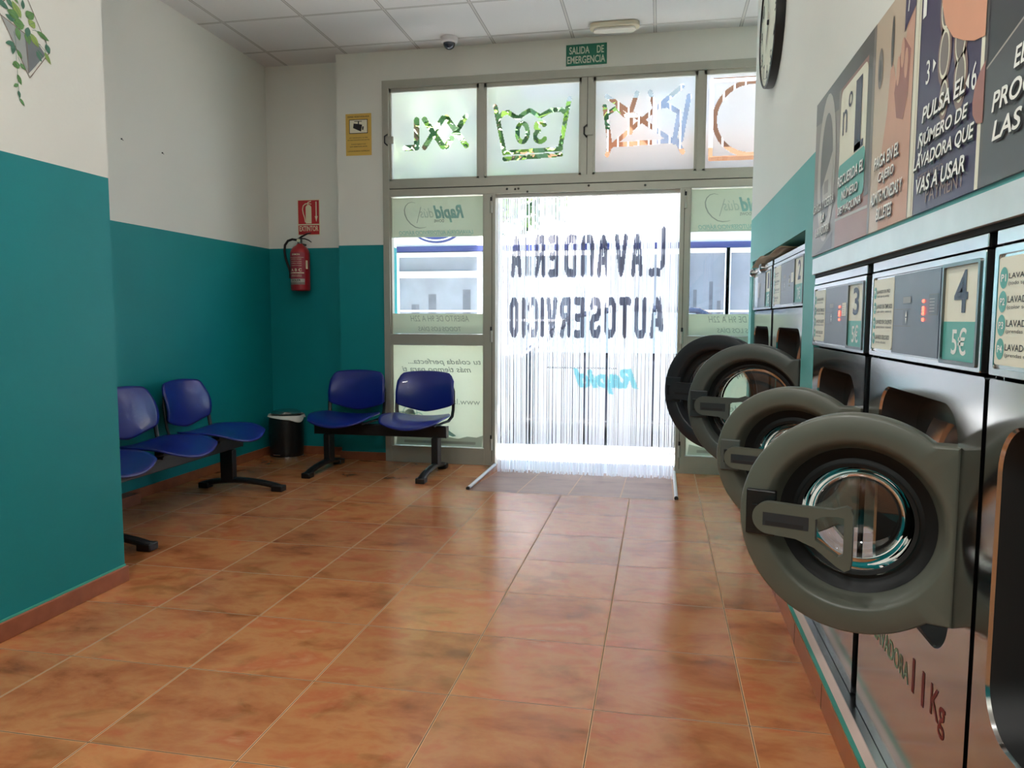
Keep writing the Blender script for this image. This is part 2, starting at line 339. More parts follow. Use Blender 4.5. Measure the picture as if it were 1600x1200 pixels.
class MB:
    def __init__(s): s.v, s.f, s.m, s.s, s.mats = [], [], [], [], []
    def mi(s, mat):
        mat = M[mat] if isinstance(mat, str) else mat
        if mat not in s.mats: s.mats.append(mat)
        return s.mats.index(mat)
    def add(s, vs, fs, mat, smooth=False):
        o = len(s.v); s.v += [Vector(x) for x in vs]; k = s.mi(mat)
        for f in fs: s.f.append(tuple(o + i for i in f)); s.m.append(k); s.s.append(smooth)
        return s
    def box(s, x0, x1, y0, y1, z0, z1, mat, T=None):
        vs = [Vector((x, y, z)) for z in (z0, z1) for y in (y0, y1) for x in (x0, x1)]
        if T: vs = [T @ v for v in vs]
        return s.add(vs, [(0, 2, 3, 1), (4, 5, 7, 6), (0, 1, 5, 4), (2, 6, 7, 3), (0, 4, 6, 2), (1, 3, 7, 5)], mat)
    def sbox(s, sf, a0, a1, b0, b1, d0, d1, mat):
        vs = [sf.p(a, b, d) for d in (d0, d1) for b in (b0, b1) for a in (a0, a1)]
        return s.add(vs, [(0, 2, 3, 1), (4, 5, 7, 6), (0, 1, 5, 4), (2, 6, 7, 3), (0, 4, 6, 2), (1, 3, 7, 5)], mat)
    def quad(s, sf, a0, a1, b0, b1, d, mat):
        return s.add([sf.p(a0, b0, d), sf.p(a1, b0, d), sf.p(a1, b1, d), sf.p(a0, b1, d)], [(0, 1, 2, 3)], mat)
    def poly(s, sf, pts, d, mat, d0=None):
        n = len(pts)
        if d0 is None: return s.add([sf.p(a, b, d) for a, b in pts], [tuple(range(n))], mat)
        vs = [sf.p(a, b, d0) for a, b in pts] + [sf.p(a, b, d) for a, b in pts]
        return s.add(vs, [tuple(range(n))[::-1], tuple(range(n, 2 * n))] + [(i, (i + 1) % n, n + (i + 1) % n, n + i) for i in range(n)], mat)
    def holed(s, sf, outer, inner, d0, d1, mat, smooth_in=False, back=True):
        """plate between two loops of equal length"""
        n = len(outer)
        vs = [sf.p(a, b, d) for d in (d0, d1) for L in (outer, inner) for a, b in L]
        fs = []
        for i in range(n):
            j = (i + 1) % n
            fs.append((2 * n + i, 2 * n + j, 3 * n + j, 3 * n + i))
            if back: fs.append((i, n + i, n + j, j))
            fs.append((i, j, 2 * n + j, 2 * n + i)); fs.append((n + i, 3 * n + i, 3 * n + j, n + j))
        return s.add(vs, fs, mat)
    def tube(s, path, r, mat, n=10, closed=False, caps=True, ell=None, up=Vector((0, 0, 1))):
        P = [Vector(p) for p in path]; k = len(P); vs = []
        R = r if isinstance(r, (list, tuple)) else [r] * k
        prev = None
        for i in range(k):
            a = P[i - 1] if (i > 0 or closed) else P[i]; b = P[(i + 1) % k] if (i < k - 1 or closed) else P[i]
            t = (b - a).normalized()
            if prev is None:
                ref = up if abs(t.dot(up)) < .95 else Vector((1, 0, 0))
                u = t.cross(ref).normalized()
            else:
                u = (prev - t * prev.dot(t)).normalized()
            prev = u; w = u.cross(t)
            e = ell or (1, 1)
            for q in range(n):
                an = 2 * PI * q / n
                vs.append(P[i] + u * (R[i] * e[0] * math.cos(an)) + w * (R[i] * e[1] * math.sin(an)))
        fs = []
        for i in range(k if closed else k - 1):
            j = (i + 1) % k
            for q in range(n):
                q2 = (q + 1) % n; fs.append((i * n + q, i * n + q2, j * n + q2, j * n + q))
        if caps and not closed: fs += [tuple(range(n))[::-1], tuple(range((k - 1) * n, k * n))]
        return s.add(vs, fs, mat, True)
    def lathe(s, prof, c, axis, mat, n=48, a0=0, a1=2 * PI, caps=False, ref=None):
        """prof: (radius, height along axis)"""
        ax = Vector(axis).normalized(); rf = Vector(ref) if ref else (Vector((1, 0, 0)) if abs(ax.x) < .9 else Vector((0, 1, 0)))
        u = (rf - ax * rf.dot(ax)).normalized(); w = ax.cross(u); c = Vector(c)
        full = abs(a1 - a0 - 2 * PI) < 1e-6; cols = n if full else n + 1; vs = []
        for r, h in prof:
            for q in range(cols):
                an = a0 + (a1 - a0) * q / n
                vs.append(c + ax * h + (u * math.cos(an) + w * math.sin(an)) * r)
        fs = []
        for i in range(len(prof) - 1):
            for q in range(n):
                q2 = (q + 1) % cols; fs.append((i * cols + q, i * cols + q2, (i + 1) * cols + q2, (i + 1) * cols + q))
        if caps: fs += [tuple(range(cols))[::-1], tuple(range((len(prof) - 1) * cols, len(prof) * cols))]
        return s.add(vs, fs, mat, True)
    def disc(s, sf, a, b, ra, rb, d, mat, n=28, d0=None):
        return s.poly(sf, [(a + ra * math.cos(2 * PI * i / n), b + rb * math.sin(2 * PI * i / n)) for i in range(n)], d, mat, d0)
    def grid(s, fn, nu, nv, mat, smooth=True):
        vs = [fn(i / nu, j / nv) for j in range(nv + 1) for i in range(nu + 1)]; W = nu + 1
        return s.add(vs, [(j * W + i, j * W + i + 1, (j + 1) * W + i + 1, (j + 1) * W + i) for j in range(nv) for i in range(nu)], mat, smooth)
    def text(s, sf, body, a0, b0, a1, b1, mat, d=.002, bold=0.0, shear=0.0, space=1.0, lines=1.0, fit=True, rot=0.0):
        v, f, asp = text_geo(body, bold, shear, space, lines)
        w, h = a1 - a0, b1 - b0
        if not fit:
            k = min(w / asp, h); w2, h2 = k * asp, k
            a0 += (w - w2) / 2; b0 += (h - h2) / 2; w, h = w2, h2
        ca, cb = a0 + w / 2, b0 + h / 2; c_, s_ = math.cos(rot), math.sin(rot); vs = []
        for x, y in v:
            da, db = (x - .5) * w, (y - .5) * h
            vs.append(sf.p(ca + da * c_ - db * s_, cb + da * s_ + db * c_, d))
        return s.add(vs, f, mat)
    def stroke(s, sf, pts, w, d, mat):
        """flat ribbon following a line"""
        P = [Vector((a, b)) for a, b in pts]; L, Rr = [], []
        for i, p in enumerate(P):
            t = (P[min(i + 1, len(P) - 1)] - P[max(i - 1, 0)]).normalized(); nn = Vector((-t.y, t.x))
            ww = w[i] if isinstance(w, (list, tuple)) else w
            L.append(p + nn * ww / 2); Rr.append(p - nn * ww / 2)
        k = len(P); vs = [sf.p(q.x, q.y, d) for q in L] + [sf.p(q.x, q.y, d) for q in Rr]
        return s.add(vs, [(i, k + i, k + i + 1, i + 1) for i in range(k - 1)], mat)
    def build(s, name, parent=None, at=None, bevel=0, segs=2, solid=0, angle=38, sub=0, label=None):
        me = bpy.data.meshes.new(name)
        if parent is not None: W = WM[parent]
        else: W = Matrix.Translation(Vector(at) if at is not None else Vector((0, 0, 0)))
        iv = W.inverted()
        me.from_pydata([tuple(iv @ v) for v in s.v], [], s.f)
        for m in s.mats: me.materials.append(m)
        me.polygons.foreach_set('material_index', s.m); me.polygons.foreach_set('use_smooth', s.s)
        me.update()
        if any(s.s): me.set_sharp_from_angle(angle=math.radians(angle))
        o = bpy.data.objects.new(name, me); COL.objects.link(o)
        if parent is not None: o.parent = parent
        else: o.matrix_world = W
        WM[o] = W
        if sub: 
            md = o.modifiers.new('smooth', 'SUBSURF'); md.levels = md.render_levels = sub
        if solid:
            md = o.modifiers.new('thick', 'SOLIDIFY'); md.thickness = solid; md.offset = 0
        if bevel:
            md = o.modifiers.new('bevel', 'BEVEL'); md.width = bevel; md.segments = segs; md.limit_method = 'ANGLE'; md.angle_limit = math.radians(40)
        if label: o['label'] = label
        return o

def thing(name, label, cat, loc=(0, 0, 0), group=None, rotz=0):
    o = bpy.data.objects.new(name, None); o.empty_display_size = .1; COL.objects.link(o)
    o.location = loc; o.rotation_euler = (0, 0, rotz)
    WM[o] = Matrix.Translation(Vector(loc)) @ Matrix.Rotation(rotz, 4, 'Z')
    o['label'] = label; o['category'] = cat
    if group: o['group'] = group
    return o
def tag(o, label, cat, group=None):
    o['label'] = label; o['category'] = cat
    if group: o['group'] = group
    return o
def struct(o):
    o['kind'] = 'structure'; return o
def dup(root, loc, label, group=None, rotz=0):
    r = root.copy(); COL.objects.link(r); r.location = loc; r.rotation_euler = (0, 0, rotz); r['label'] = label
    WM[r] = Matrix.Translation(Vector(loc)) @ Matrix.Rotation(rotz, 4, 'Z')
    for ch in list(root.children):
        c = ch.copy(); COL.objects.link(c); c.parent = r
        for g in ch.children:
            d = g.copy(); COL.objects.link(d); d.parent = c
    return r
def rrect(a0, a1, b0, b1, r, n=8):
    out = []
    for ca, cb, s0 in ((a1 - r, b1 - r, 0), (a0 + r, b1 - r, .5 * PI), (a0 + r, b0 + r, PI), (a1 - r, b0 + r, 1.5 * PI)):
        for i in range(n + 1):
            t = s0 + .5 * PI * i / n; out.append((ca + r * math.cos(t), cb + r * math.sin(t)))
    return out
def arc(cx, cz, r, t0, t1, n=16, rz=None):
    rz = rz or r
    return [(cx + r * math.cos(math.radians(t0 + (t1 - t0) * i / n)), cz + rz * math.sin(math.radians(t0 + (t1 - t0) * i / n))) for i in range(n + 1)]

# ------------------------------------------------------------------ room shell
CZ, FY = 3.26, 5.78            # ceiling height, storefront plane
FRONT = Surf((0, FY, 0), (1, 0, 0)); FMIR = Surf((0, FY, 0), (-1, 0, 0))
RX = 0.56
RIGHT = Surf((RX, 0, 0), (0, -1, 0))      # a = -y
LEFT = Surf((-2.312, 0, 0), (0, 1, 0))    # a = y
REC = Surf((0, 5.95, 0), (1, 0, 0))

b = MB()     # floor with the ramp cut out
rx0, rx1, ry0 = -1.272, 0.125, 4.878
for x0, x1, y0, y1 in ((-3.5, rx0, -2.6, 5.99), (rx0, rx1, -2.6, ry0), (rx1, 1.6, -2.6, 5.99)):
    b.box(x0, x1, y0, y1, -.12, 0, 'floor')
struct(b.build('floor'))
b = MB(); RD = .072
b.add([(rx0, ry0, 0), (rx1, ry0, 0), (rx1, 5.99, -RD), (rx0, 5.99, -RD), (rx0, ry0, -.12), (rx1, ry0, -.12), (rx1, 5.99, -.12), (rx0, 5.99, -.12)],
      [(0, 1, 2, 3), (4, 7, 6, 5), (0, 4, 5, 1), (2, 6, 7, 3), (0, 3, 7, 4), (1, 5, 6, 2)], 'ramp')
struct(b.build('floor_ramp'))
struct(MB().box(-3.5, 1.6, -2.6, 6.1, CZ, CZ + .08, 'ceil').build('ceiling'))
struct(MB().box(-3.41, -3.29, 2.6, 6.07, 0, CZ, 'wall').build('wall_left'))
struct(MB().box(-3.41, -2.312, -2.6, 2.85, 0, CZ, 'wall').build('wall_left_pillar'))
b = MB(); b.box(-3.41, -2.58, 5.95, 6.07, 0, CZ, 'wall'); struct(b.build('wall_front_recess'))
struct(MB().box(-2.58, -2.19, FY, 6.07, 0, CZ, 'wall').build('wall_front_column'))
struct(MB().box(-2.19, 1.6, FY, 6.0, 3.03, CZ, 'white').build('wall_front_lintel'))
struct(MB().box(-3.5, 1.6, -2.7, -2.6, 0, CZ, 'wall').build('wall_back'))
# wall of the washers, with its two openings
WT = .09
WE = 5.06
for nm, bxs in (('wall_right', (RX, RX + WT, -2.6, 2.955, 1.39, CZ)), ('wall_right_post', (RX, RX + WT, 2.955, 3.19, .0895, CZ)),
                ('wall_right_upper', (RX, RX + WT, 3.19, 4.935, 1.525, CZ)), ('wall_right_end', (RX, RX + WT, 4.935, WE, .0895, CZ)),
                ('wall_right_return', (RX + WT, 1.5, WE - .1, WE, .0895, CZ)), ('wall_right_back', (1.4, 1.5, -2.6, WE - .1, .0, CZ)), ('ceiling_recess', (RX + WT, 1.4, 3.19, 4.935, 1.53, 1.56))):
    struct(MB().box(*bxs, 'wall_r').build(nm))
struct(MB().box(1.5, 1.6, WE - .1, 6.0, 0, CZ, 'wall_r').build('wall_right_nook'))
# skirting
def skirt(name, x0, x1, y0, y1, h=.068):
    struct(MB().box(x0, x1, y0, y1, 0, h, 'skirt').build(name, bevel=.003))
skirt('baseboard_left', -3.29, -3.278, 2.86, 5.95)
skirt('baseboard_front', -3.278, -2.592, 5.938, 5.95)
skirt('baseboard_column', -2.592, -2.19, 5.768, 5.78)
skirt('baseboard_pillar', -2.312, -2.300, -2.6, 2.862, .07)
skirt('baseboard_pillar_end', -3.278, -2.312, 2.85, 2.862, .07)
skirt('baseboard_jog', -3.278, -3.19, 2.862, 4.10)
struct(MB().box(-2.312, -2.309, -2.6, 2.853, .07, .078, pm('light_teal_paint_ridge', rgb(70, 170, 150), .5)).build('trim_2'))
# plinth under the washers
b = MB()
b.box(.497, 1.4, -2.6, WE, 0, .078, 'riser')
b.box(.500, .512, -2.6, WE, .078, .084, 'edgeteal')
b.box(.512, .537, -2.6, WE, .078, .083, 'treadl')
b.box(.537, RX + .03, -2.6, WE, .078, .089, 'steel')
for k in range(16):
    y = -2.3 + .46 * k
    b.box(.4962, .4975, y - .0015, y + .0015, 0, .078, 'ink')
struct(b.build('trim_1'))

# ------------------------------------------------------------------ aluminium storefront
b = MB()
def fr(a0, a1, b0, b1, d0=-.07, d1=.018): b.sbox(FRONT, a0, a1, b0, b1, d0, d1, 'alu')
fr(-2.19, -2.137, 0, 3.03); fr(-2.137, 1.5, 2.97, 3.03, d1=.02)
fr(-2.137, 1.5, 2.195, 2.255, d1=.014); fr(-2.137, 1.5, 2.132, 2.188)
b.sbox(FRONT, -2.137, 1.5, 2.188, 2.195, -.05, .005, 'alu_dark')
fr(-1.362, -1.272, 0, 2.132); fr(.128, .197, 0, 2.132)
for x0, x1 in ((-2.137, -1.362), (.197, 1.5)):
    fr(x0, x1, .955, 1.043); fr(x0, x1, 0, .132)
for x0, x1 in ((-1.405, -1.362), (-.612, -.524), (.236, .281)): fr(x0, x1, 2.255, 2.97, d1=.01)
b.sbox(FRONT, -.569, -.565, 2.255, 2.97, .009, .0115, 'alu_dark')
b.sbox(FRONT, -1.3, -1.296, .03, 2.12, .017, .0195, 'alu_dark'); b.sbox(FRONT, .158, .162, .03, 2.12, .017, .0195, 'alu_dark')
frame = struct(b.build('door_1', bevel=.002))
for i, (x, z) in enumerate(((-1.302, 2.03), (-1.302, 1.03), (-1.302, .17), (.166, 2.03), (.160, 1.03), (.160, .17))):
    MB().tube([FRONT.p(x, z - .045, .028), FRONT.p(x, z + .045, .028)], .011, 'alu', 10).tube([FRONT.p(x, z + .045, .028), FRONT.p(x, z + .075, .028)], .008, 'black_metal', 8).build('hinge', frame)
b = MB()
for x, z in ((-1.18, 2.165), (-1.115, 2.162), (-1.09, 2.165), (-.55, 2.172), (-.13, 2.162), (-1.02, 2.14)):
    b.lathe([(.0, .006), (.007, .005), (.009, 0)], FRONT.p(x, z, .018), (0, -1, 0), 'alu_dark', 10)
b.build('screw', frame)

def sdf_seg(X, Z, p, q):
    px, pz, qx, qz = *p, *q; dx, dz = qx - px, qz - pz; L = dx * dx + dz * dz + 1e-12
    t = np.clip(((X - px) * dx + (Z - pz) * dz) / L, 0, 1)
    return np.hypot(X - px - t * dx, Z - pz - t * dz)
def cutout(mask_fn, x0, x1, z0, z1, cell=.005):
    """film sheet as runs of cells that leave the lettering clear"""
    nx, nz = int((x1 - x0) / cell), int((z1 - z0) / cell)
    X, Z = np.meshgrid(x0 + (np.arange(nx) + .5) * (x1 - x0) / nx, z0 + (np.arange(nz) + .5) * (z1 - z0) / nz)
    mk = mask_fn(X, Z); vs, fs = [], []; dx, dz = (x1 - x0) / nx, (z1 - z0) / nz
    open_ = {}
    for j in range(nz + 1):
        runs = set()
        if j < nz:
            i = 0
            while i < nx:
                if not mk[j, i]:
                    k = i
                    while k < nx and not mk[j, k]: k += 1
                    runs.add((i, k)); i = k
                else: i += 1
        for r in list(open_):
            if r not in runs:
                j0 = open_.pop(r); o = len(vs)
                vs += [FRONT.p(x0 + r[0] * dx, z0 + j0 * dz, -.012), FRONT.p(x0 + r[1] * dx, z0 + j0 * dz, -.012), FRONT.p(x0 + r[1] * dx, z0 + j * dz, -.012), FRONT.p(x0 + r[0] * dx, z0 + j * dz, -.012)]
                fs.append((o, o + 1, o + 2, o + 3))
        for r in runs:
            if r not in open_: open_[r] = j
    return vs, fs
def icon(x0, x1, z0, z1, paths, w=.019, extra=None):
    def f(X, Z):
        mk = np.zeros(X.shape, bool)
        for P in paths:
            Q = [(x0 + u * (x1 - x0), z0 + v * (z1 - z0)) for u, v in P]
            for p, q in zip(Q, Q[1:]): mk |= sdf_seg(X, Z, p, q) < w
        return mk
    return f
panes = [(-2.137, -1.405), (-1.362, -.612), (-.524, .236), (.281, 1.5)]
XXL = [[(.30, .66), (.30, .36)], [(.30, .36), (.17, .36)], [(.39, .66), (.60, .36)], [(.60, .66), (.39, .36)], [(.64, .67), (.865, .36)], [(.865, .67), (.64, .36)]]
o_ = [(.392 + .056 * math.cos(t), .47 + .098 * math.sin(t)) for t in np.linspace(0, 2 * PI, 24)]
th = [(.582 + .046 * math.cos(t), .525 + .046 * math.sin(t)) for t in np.linspace(math.radians(20), math.radians(250), 12)]
th2 = [(.582 + .056 * math.cos(t), .425 + .058 * math.sin(t)) for t in np.linspace(math.radians(110), math.radians(330), 12)]
BAS = [[(.10, .76), (.20, .26)], [(.22, .265), (.80, .285)], [(.20, .20), (.80, .225)], [(.795, .30), (.885, .80)],
       [(.13, .62), (.18, .68), (.24, .69), (.31, .64), (.35, .625), (.41, .67), (.47, .70), (.53, .66), (.58, .63), (.64, .66), (.70, .69), (.80, .69), (.84, .66)], o_, th, th2]
HAND = [[(.10, .70), (.16, .30)], [(.16, .30), (.13, .20)], [(.16, .30), (.82, .32)], [(.82, .32), (.88, .20)], [(.86, .32), (.93, .76)], [(.12, .80), (.80, .30)], [(.86, .86), (.16, .28)],
        [(.42, .82), (.36, .62), (.36, .42)], [(.55, .82), (.60, .66), (.60, .45)], [(.60, .66), (.72, .68), (.84, .60), (.80, .34)], [(.12, .62), (.22, .68), (.30, .60)]]
SQ = [[(.06, .12), (.06, .90), (.80, .90), (.80, .12), (.06, .12)], [(.43 + .34 * math.cos(t), .51 + .36 * math.sin(t)) for t in np.linspace(0, 2 * PI, 40)]]
for i, ((x0, x1), paths, w) in enumerate(zip(panes, (XXL, BAS, HAND, SQ), (.021, .017, .017, .017))):
    z0, z1 = 2.255, 2.97
    b = MB()
    for a in ((x0, x0 + .018, z0, z1), (x1 - .018, x1, z0, z1), (x0, x1, z0, z0 + .016), (x0, x1, z1 - .03, z1)):
        b.sbox(FRONT, *a, -.05, .004, 'alu')
    wnd = struct(b.build('window_%d' % (i + 1)))
    MB().add([FRONT.p(x0, z0, -.02), FRONT.p(x1, z0, -.02), FRONT.p(x1, z1, -.02), FRONT.p(x0, z1, -.02)], [(0, 1, 2, 3)], 'glass').build('pane', wnd)
    xe = x1 if i < 3 else x0 + .78
    vs, fs = cutout(icon(x0 + .01, xe - .01, z0, z1, paths, w), x0, xe, z0, z1)
    MB().add(vs, fs, 'film').build('frosted_film', wnd)
    if i in (0, 1):
        b = MB(); xl = -2.145 if i == 0 else -.568
        b.tube([FRONT.p(xl, 2.62, .012), FRONT.p(xl - .02, 2.60, .03), FRONT.p(xl - .02, 2.55, .03), FRONT.p(xl, 2.53, .012)], .006, 'black_metal', 8)
        b.sbox(FRONT, xl - .005, xl + .045, 2.545, 2.60, .004, .022, 'alu')
        b.build('latch', wnd)

# side lights: glass, printed vinyl bands
for i, (x0, x1) in enumerate(((-2.137, -1.362), (.197, 1.5))):
    b = MB()
    for a in ((x0, x0 + .012, .132, 2.132), (x1 - .012, x1, .132, 2.132)): b.sbox(FRONT, *a, -.05, .002, 'alu')
    wnd = struct(b.build('window_%d' % (5 + i)))
    b = MB()
    for z0, z1 in ((1.043, 2.132), (.132, .955)):
        b.add([FRONT.p(x0, z0, -.02), FRONT.p(x1, z0, -.02), FRONT.p(x1, z1, -.02), FRONT.p(x0, z1, -.02)], [(0, 1, 2, 3)], 'glass')
    b.build('pane', wnd)
    W = .765
    xa, xb = (x0 + .008, x1 - .008) if i == 0 else (x0 + .004, x0 + W)
    b = MB(); b.sbox(FRONT, xa, xb, 1.813, 2.124, -.014, -.012, 'vinyl')
    c = xa
    def mt(body, u0, v0, u1, v1, mat, **kw): b.text(FMIR, body, -(c + u1), v0, -(c + u0), v1, mat, d=.0105, **kw)
    mt('Rapid', .345, 1.925, .60, 2.06, 'vteal', bold=.04, shear=.35)
    mt('dús', .235, 1.965, .35, 2.04, 'vfaint', shear=.35)
    mt('DOWE', .355, 1.927, .435, 1.950, 'vtxt', bold=.02)
    mt('LAVANDERÍA AUTOSERVICIO RÁPIDO', .062, 1.832, .675, 1.872, 'vteal', shear=.3, bold=.01)
    b.stroke(FRONT, [(c + .06, 1.826), (c + .66, 1.824)], .004, -.0115, 'vteal')
    b.stroke(FRONT, [(c + x, z) for x, z in [(.20, 2.082), (.17, 2.09), (.14, 2.082), (.118, 2.06), (.108, 2.03), (.112, 1.995), (.13, 1.955), (.16, 1.92), (.20, 1.893), (.235, 1.885), (.27, 1.888), (.29, 1.893)]],
             [.002, .004, .006, .007, .008, .009, .009, .008, .007, .006, .004, .002], -.0115, 'vtxt')
    b.stroke(FRONT, [(c + .245, 2.05), (c + .212, 1.925)], .004, -.0115, 'vtxt')
    b.build('vinyl_band', wnd)
    b = MB(); b.sbox(FRONT, xa, xb, 1.046, 1.207, -.014, -.012, 'vinyl')
    mt('ABIERTO DE 9H A 22H', .15, 1.145, .64, 1.192, 'vtxt', shear=.25)
    mt('TODOS LOS DÍAS', .215, 1.068, .57, 1.112, 'vtxt', shear=.25)
    b.build('vinyl_band', wnd)
    b = MB(); b.sbox(FRONT, xa, xb, .135, .953, -.014, -.012, 'vinyl2')
    mt('tu colada perfecta...', .13, .790, .735, .845, 'vtxt', shear=.3, bold=.012)
    mt('más tiempo para ti', .075, .725, .655, .782, 'vtxt', shear=.3, bold=.012)
    mt('www.lavanderia.es', .16, .480, .728, .525, 'vtxt')
    # washed-out picture of bubbles and waves along the bottom
    for px, pz, r in ((.14, .40, .06), (.07, .36, .05), (.21, .36, .045)):
        b.stroke(FRONT, arc(c + px, pz, r, 0, 360, 26), .006, -.0114, 'vteal'); b.disc(FRONT, c + px, pz, r * .7, r * .6, -.0116, 'vfaint')
    b.poly(FRONT, [(c + x, z) for x, z in [(.30, .30), (.38, .30), (.46, .27), (.53, .225), (.50, .215), (.44, .24), (.38, .262), (.31, .262)]], -.0114, 'vteal')
    b.poly(FRONT, [(c + x, z) for x, z in [(.02, .14), (.74, .14), (.755, .235), (.70, .215), (.62, .222), (.55, .20), (.45, .215), (.36, .20), (.25, .215), (.12, .20), (.03, .22)]], -.0114, 'vfaint')
    b.stroke(FRONT, [(c + .09, .168), (c + .69, .168)], .022, -.0110, 'vtxt')
    b.build('vinyl_panel', wnd)

# edge profiles either side of the ramp
for nm, x, lb in (('edge_profile', rx0, 'white metal edge bar on the floor left of the door ramp'), ('edge_profile', rx1, 'white metal edge bar on the floor right of the door ramp')):
    b = MB(); b.tube([(x, ry0 + .03, .008), (x, FY - .02, .008)], .012, pm('white_enamel', rgb(226, 226, 226), .35), 10)
    b.tube([(x, ry0 + .02, .008), (x, ry0 + .034, .008)], .0135, 'black_metal', 10)
    tag(b.build(nm, at=(x, ry0, 0)), lb, 'edge trim', 'edge bars of the door ramp')

# ------------------------------------------------------------------ strip curtain
CX0, CX1, CT, CB = -1.266, .122, 2.105, -.062
cur = thing('strip_curtain', 'white plastic strip curtain printed with mirrored lettering, hanging in the open doorway', 'strip curtain', (-.57, FY + .05, CB))
MB().box(CX0 - .004, CX1 + .004, FY + .02, FY + .075, 2.105, 2.135, pm('curtain_rail_white', rgb(205, 205, 200), .4)).build('rail', cur, bevel=.003)
def px2x(p): return -1.158 + (p - 797) * .004868
def stroke_letter(ch):
    L = {'A': [[(0, 0), (.30, .86), (.5, 1), (.70, .86), (1, 0)], [(.14, .36), (.86, .36)]],
         'V': [[(0, 1), (.38, .12), (.5, 0), (.62, .12), (1, 1)]], 'L': [[(0, 1), (0, .08), (.15, 0), (1, 0)]],
         'N': [[(0, 0), (0, .8), (.2, 1), (.8, 1), (1, .8), (1, 0)]], 'D': [[(0, 0), (0, 1), (.75, 1), (1, .85), (1, .15), (.75, 0), (0, 0)]],
         'E': [[(1, 1), (0, 1), (0, 0), (1, 0)], [(0, .5), (.85, .5)]], 'R': [[(0, 0), (0, 1), (.8, 1), (1, .85), (1, .65), (.8, .52), (0, .5)], [(.55, .5), (1, 0)]],
         'I': [[(.5, 0), (.5, 1)]], 'U': [[(0, 1), (0, .15), (.25, 0), (.75, 0), (1, .15), (1, 1)]], 'T': [[(0, 1), (1, 1)], [(.5, 1), (.5, 0)]],
         'O': [[(.3, 0), (.7, 0), (1, .15), (1, .85), (.7, 1), (.3, 1), (0, .85), (0, .15), (.3, 0)]],
         'C': [[(1, .8), (.75, 1), (.25, 1), (0, .85), (0, .15), (.25, 0), (.75, 0), (1, .2)]],
         'S': [[(1, .85), (.8, 1), (.2, 1), (0, .85), (0, .65), (.2, .54), (.8, .46), (1, .35), (1, .15), (.8, 0), (.2, 0), (0, .15)]]}
    return L[ch]
ROW1 = [('A', 185, 270), ('I', 290, 340), ('R', 378, 460), ('E', 490, 567), ('D', 620, 712), ('N', 750, 850), ('A', 880, 970), ('V', 1018, 1110), ('A', 1145, 1230), ('L', 1280, 1400)]
ROW2 = [('O', 175, 245), ('I', 268, 310), ('C', 325, 405), ('I', 420, 460), ('V', 478, 560), ('R', 588, 670), ('E', 697, 780), ('S', 828, 910), ('O', 942, 1028), ('T', 1055, 1145), ('U', 1178, 1265), ('A', 1298, 1395)]
segs = []
for row, z0, z1 in ((ROW1, 1.492, 1.812), (ROW2, 1.022, 1.335)):
    for ch, c0, c1 in row:
        xa, xb = px2x(760 + .2 * c0) + .0125, px2x(760 + .2 * c1) - .0125
        for P in stroke_letter(ch):
            Q = [(xb - u * (xb - xa), z0 + .030 + v * (z1 - z0 - .060)) for u, v in P]   # mirrored: read from the street
            segs += [(p, q, (xa - .06, xb + .06)) for p, q in zip(Q, Q[1:])]
def letters(X, Z):
    mk = np.zeros(X.shape, bool)
    for p, q, (lo, hi) in segs:
        s = (X > lo) & (X < hi)
        if s.any(): mk[s] |= sdf_seg(X[s] / .0145, Z[s] / .032, (p[0] / .0145, p[1] / .032), (q[0] / .0145, q[1] / .032)) < 1
    return mk
rap = raster('Rapid', .51, .2, 102, 40, bold=.05, shear=.35)
def cyan(X, Z):
    u = ((-.156 - X) / .51 * 102).astype(int); v = ((Z - .59) / .195 * 40).astype(int)
    ok = (u >= 0) & (u < 102) & (v >= 0) & (v < 40); mk = np.zeros(X.shape, bool)
    mk[ok] = rap[v[ok], u[ok]]; return mk
NS = 97; pitch = (CX1 - CX0) / NS
gone = {int((px2x(p) - CX0) / pitch) for p in (822.5, 829.5, 917, 954, 1026)}
thin = {int((px2x(p) - CX0) / pitch): k for p, k in ((786, .6), (791, .6), (803, .6), (815, .55), (835, .55), (881, .8), (900, .75), (922, .6), (967, .75), (993, .75), (1000, .7), (941, .8), (865, .8))}
for i in range(NS):
    if i in gone: continue
    xc = CX0 + (i + .5) * pitch + random.uniform(-.0008, .0008); w = pitch * (thin.get(i, random.uniform(.90, 1.02)))
    if random.random() < .16 and i not in thin: w *= .86
    nr = 340; zb = CB + random.uniform(-.008, .012); yo = FY + .047 + random.uniform(-.010, .010)
    zz = np.linspace(zb, CT, nr + 1); sway = random.uniform(-.005, .005); dz = random.choice((0, 0, 0, 0, .003, -.003)) if not px2x(1034.5) < xc < px2x(1042) else -.05
    tilt = random.uniform(-.2, .2)
    xs = [xc - w / 2, xc - w / 6, xc + w / 6, xc + w / 2]; vs = []
    for z in zz:
        t = (CT - z) / (CT - CB)
        for k, x in enumerate(xs):
            vs.append((x + sway * t * t, yo + (.0022 if k in (1, 2) else 0) + (x - xc) * tilt * (.3 + .7 * t), z))
    Xc, Zc = np.meshgrid([(xs[k] + xs[k + 1]) / 2 for k in range(3)], (zz[1:] + zz[:-1]) / 2)
    ink, cy = letters(Xc, Zc + dz), cyan(Xc, Zc + dz * .5)
    bb = MB()
    for mat, sel in (('pvc', ~ink & ~cy), ('pvcink', ink), ('pvccyan', cy & ~ink)):
        mi = bb.mi(mat)
        for j, k in zip(*np.nonzero(sel)):
            o = j * 4 + k; bb.f.append((o, o + 1, o + 5, o + 4)); bb.m.append(mi); bb.s.append(True)
    bb.v = [Vector(v) for v in vs]
    bb.build('strip', cur)
bb = MB(); bb.text(FMIR, 'AUTOSERVICIO DE LAVANDERÍA', .314, .786, .859, .801, 'ink', d=-.030)
bb.build('lettering', cur)

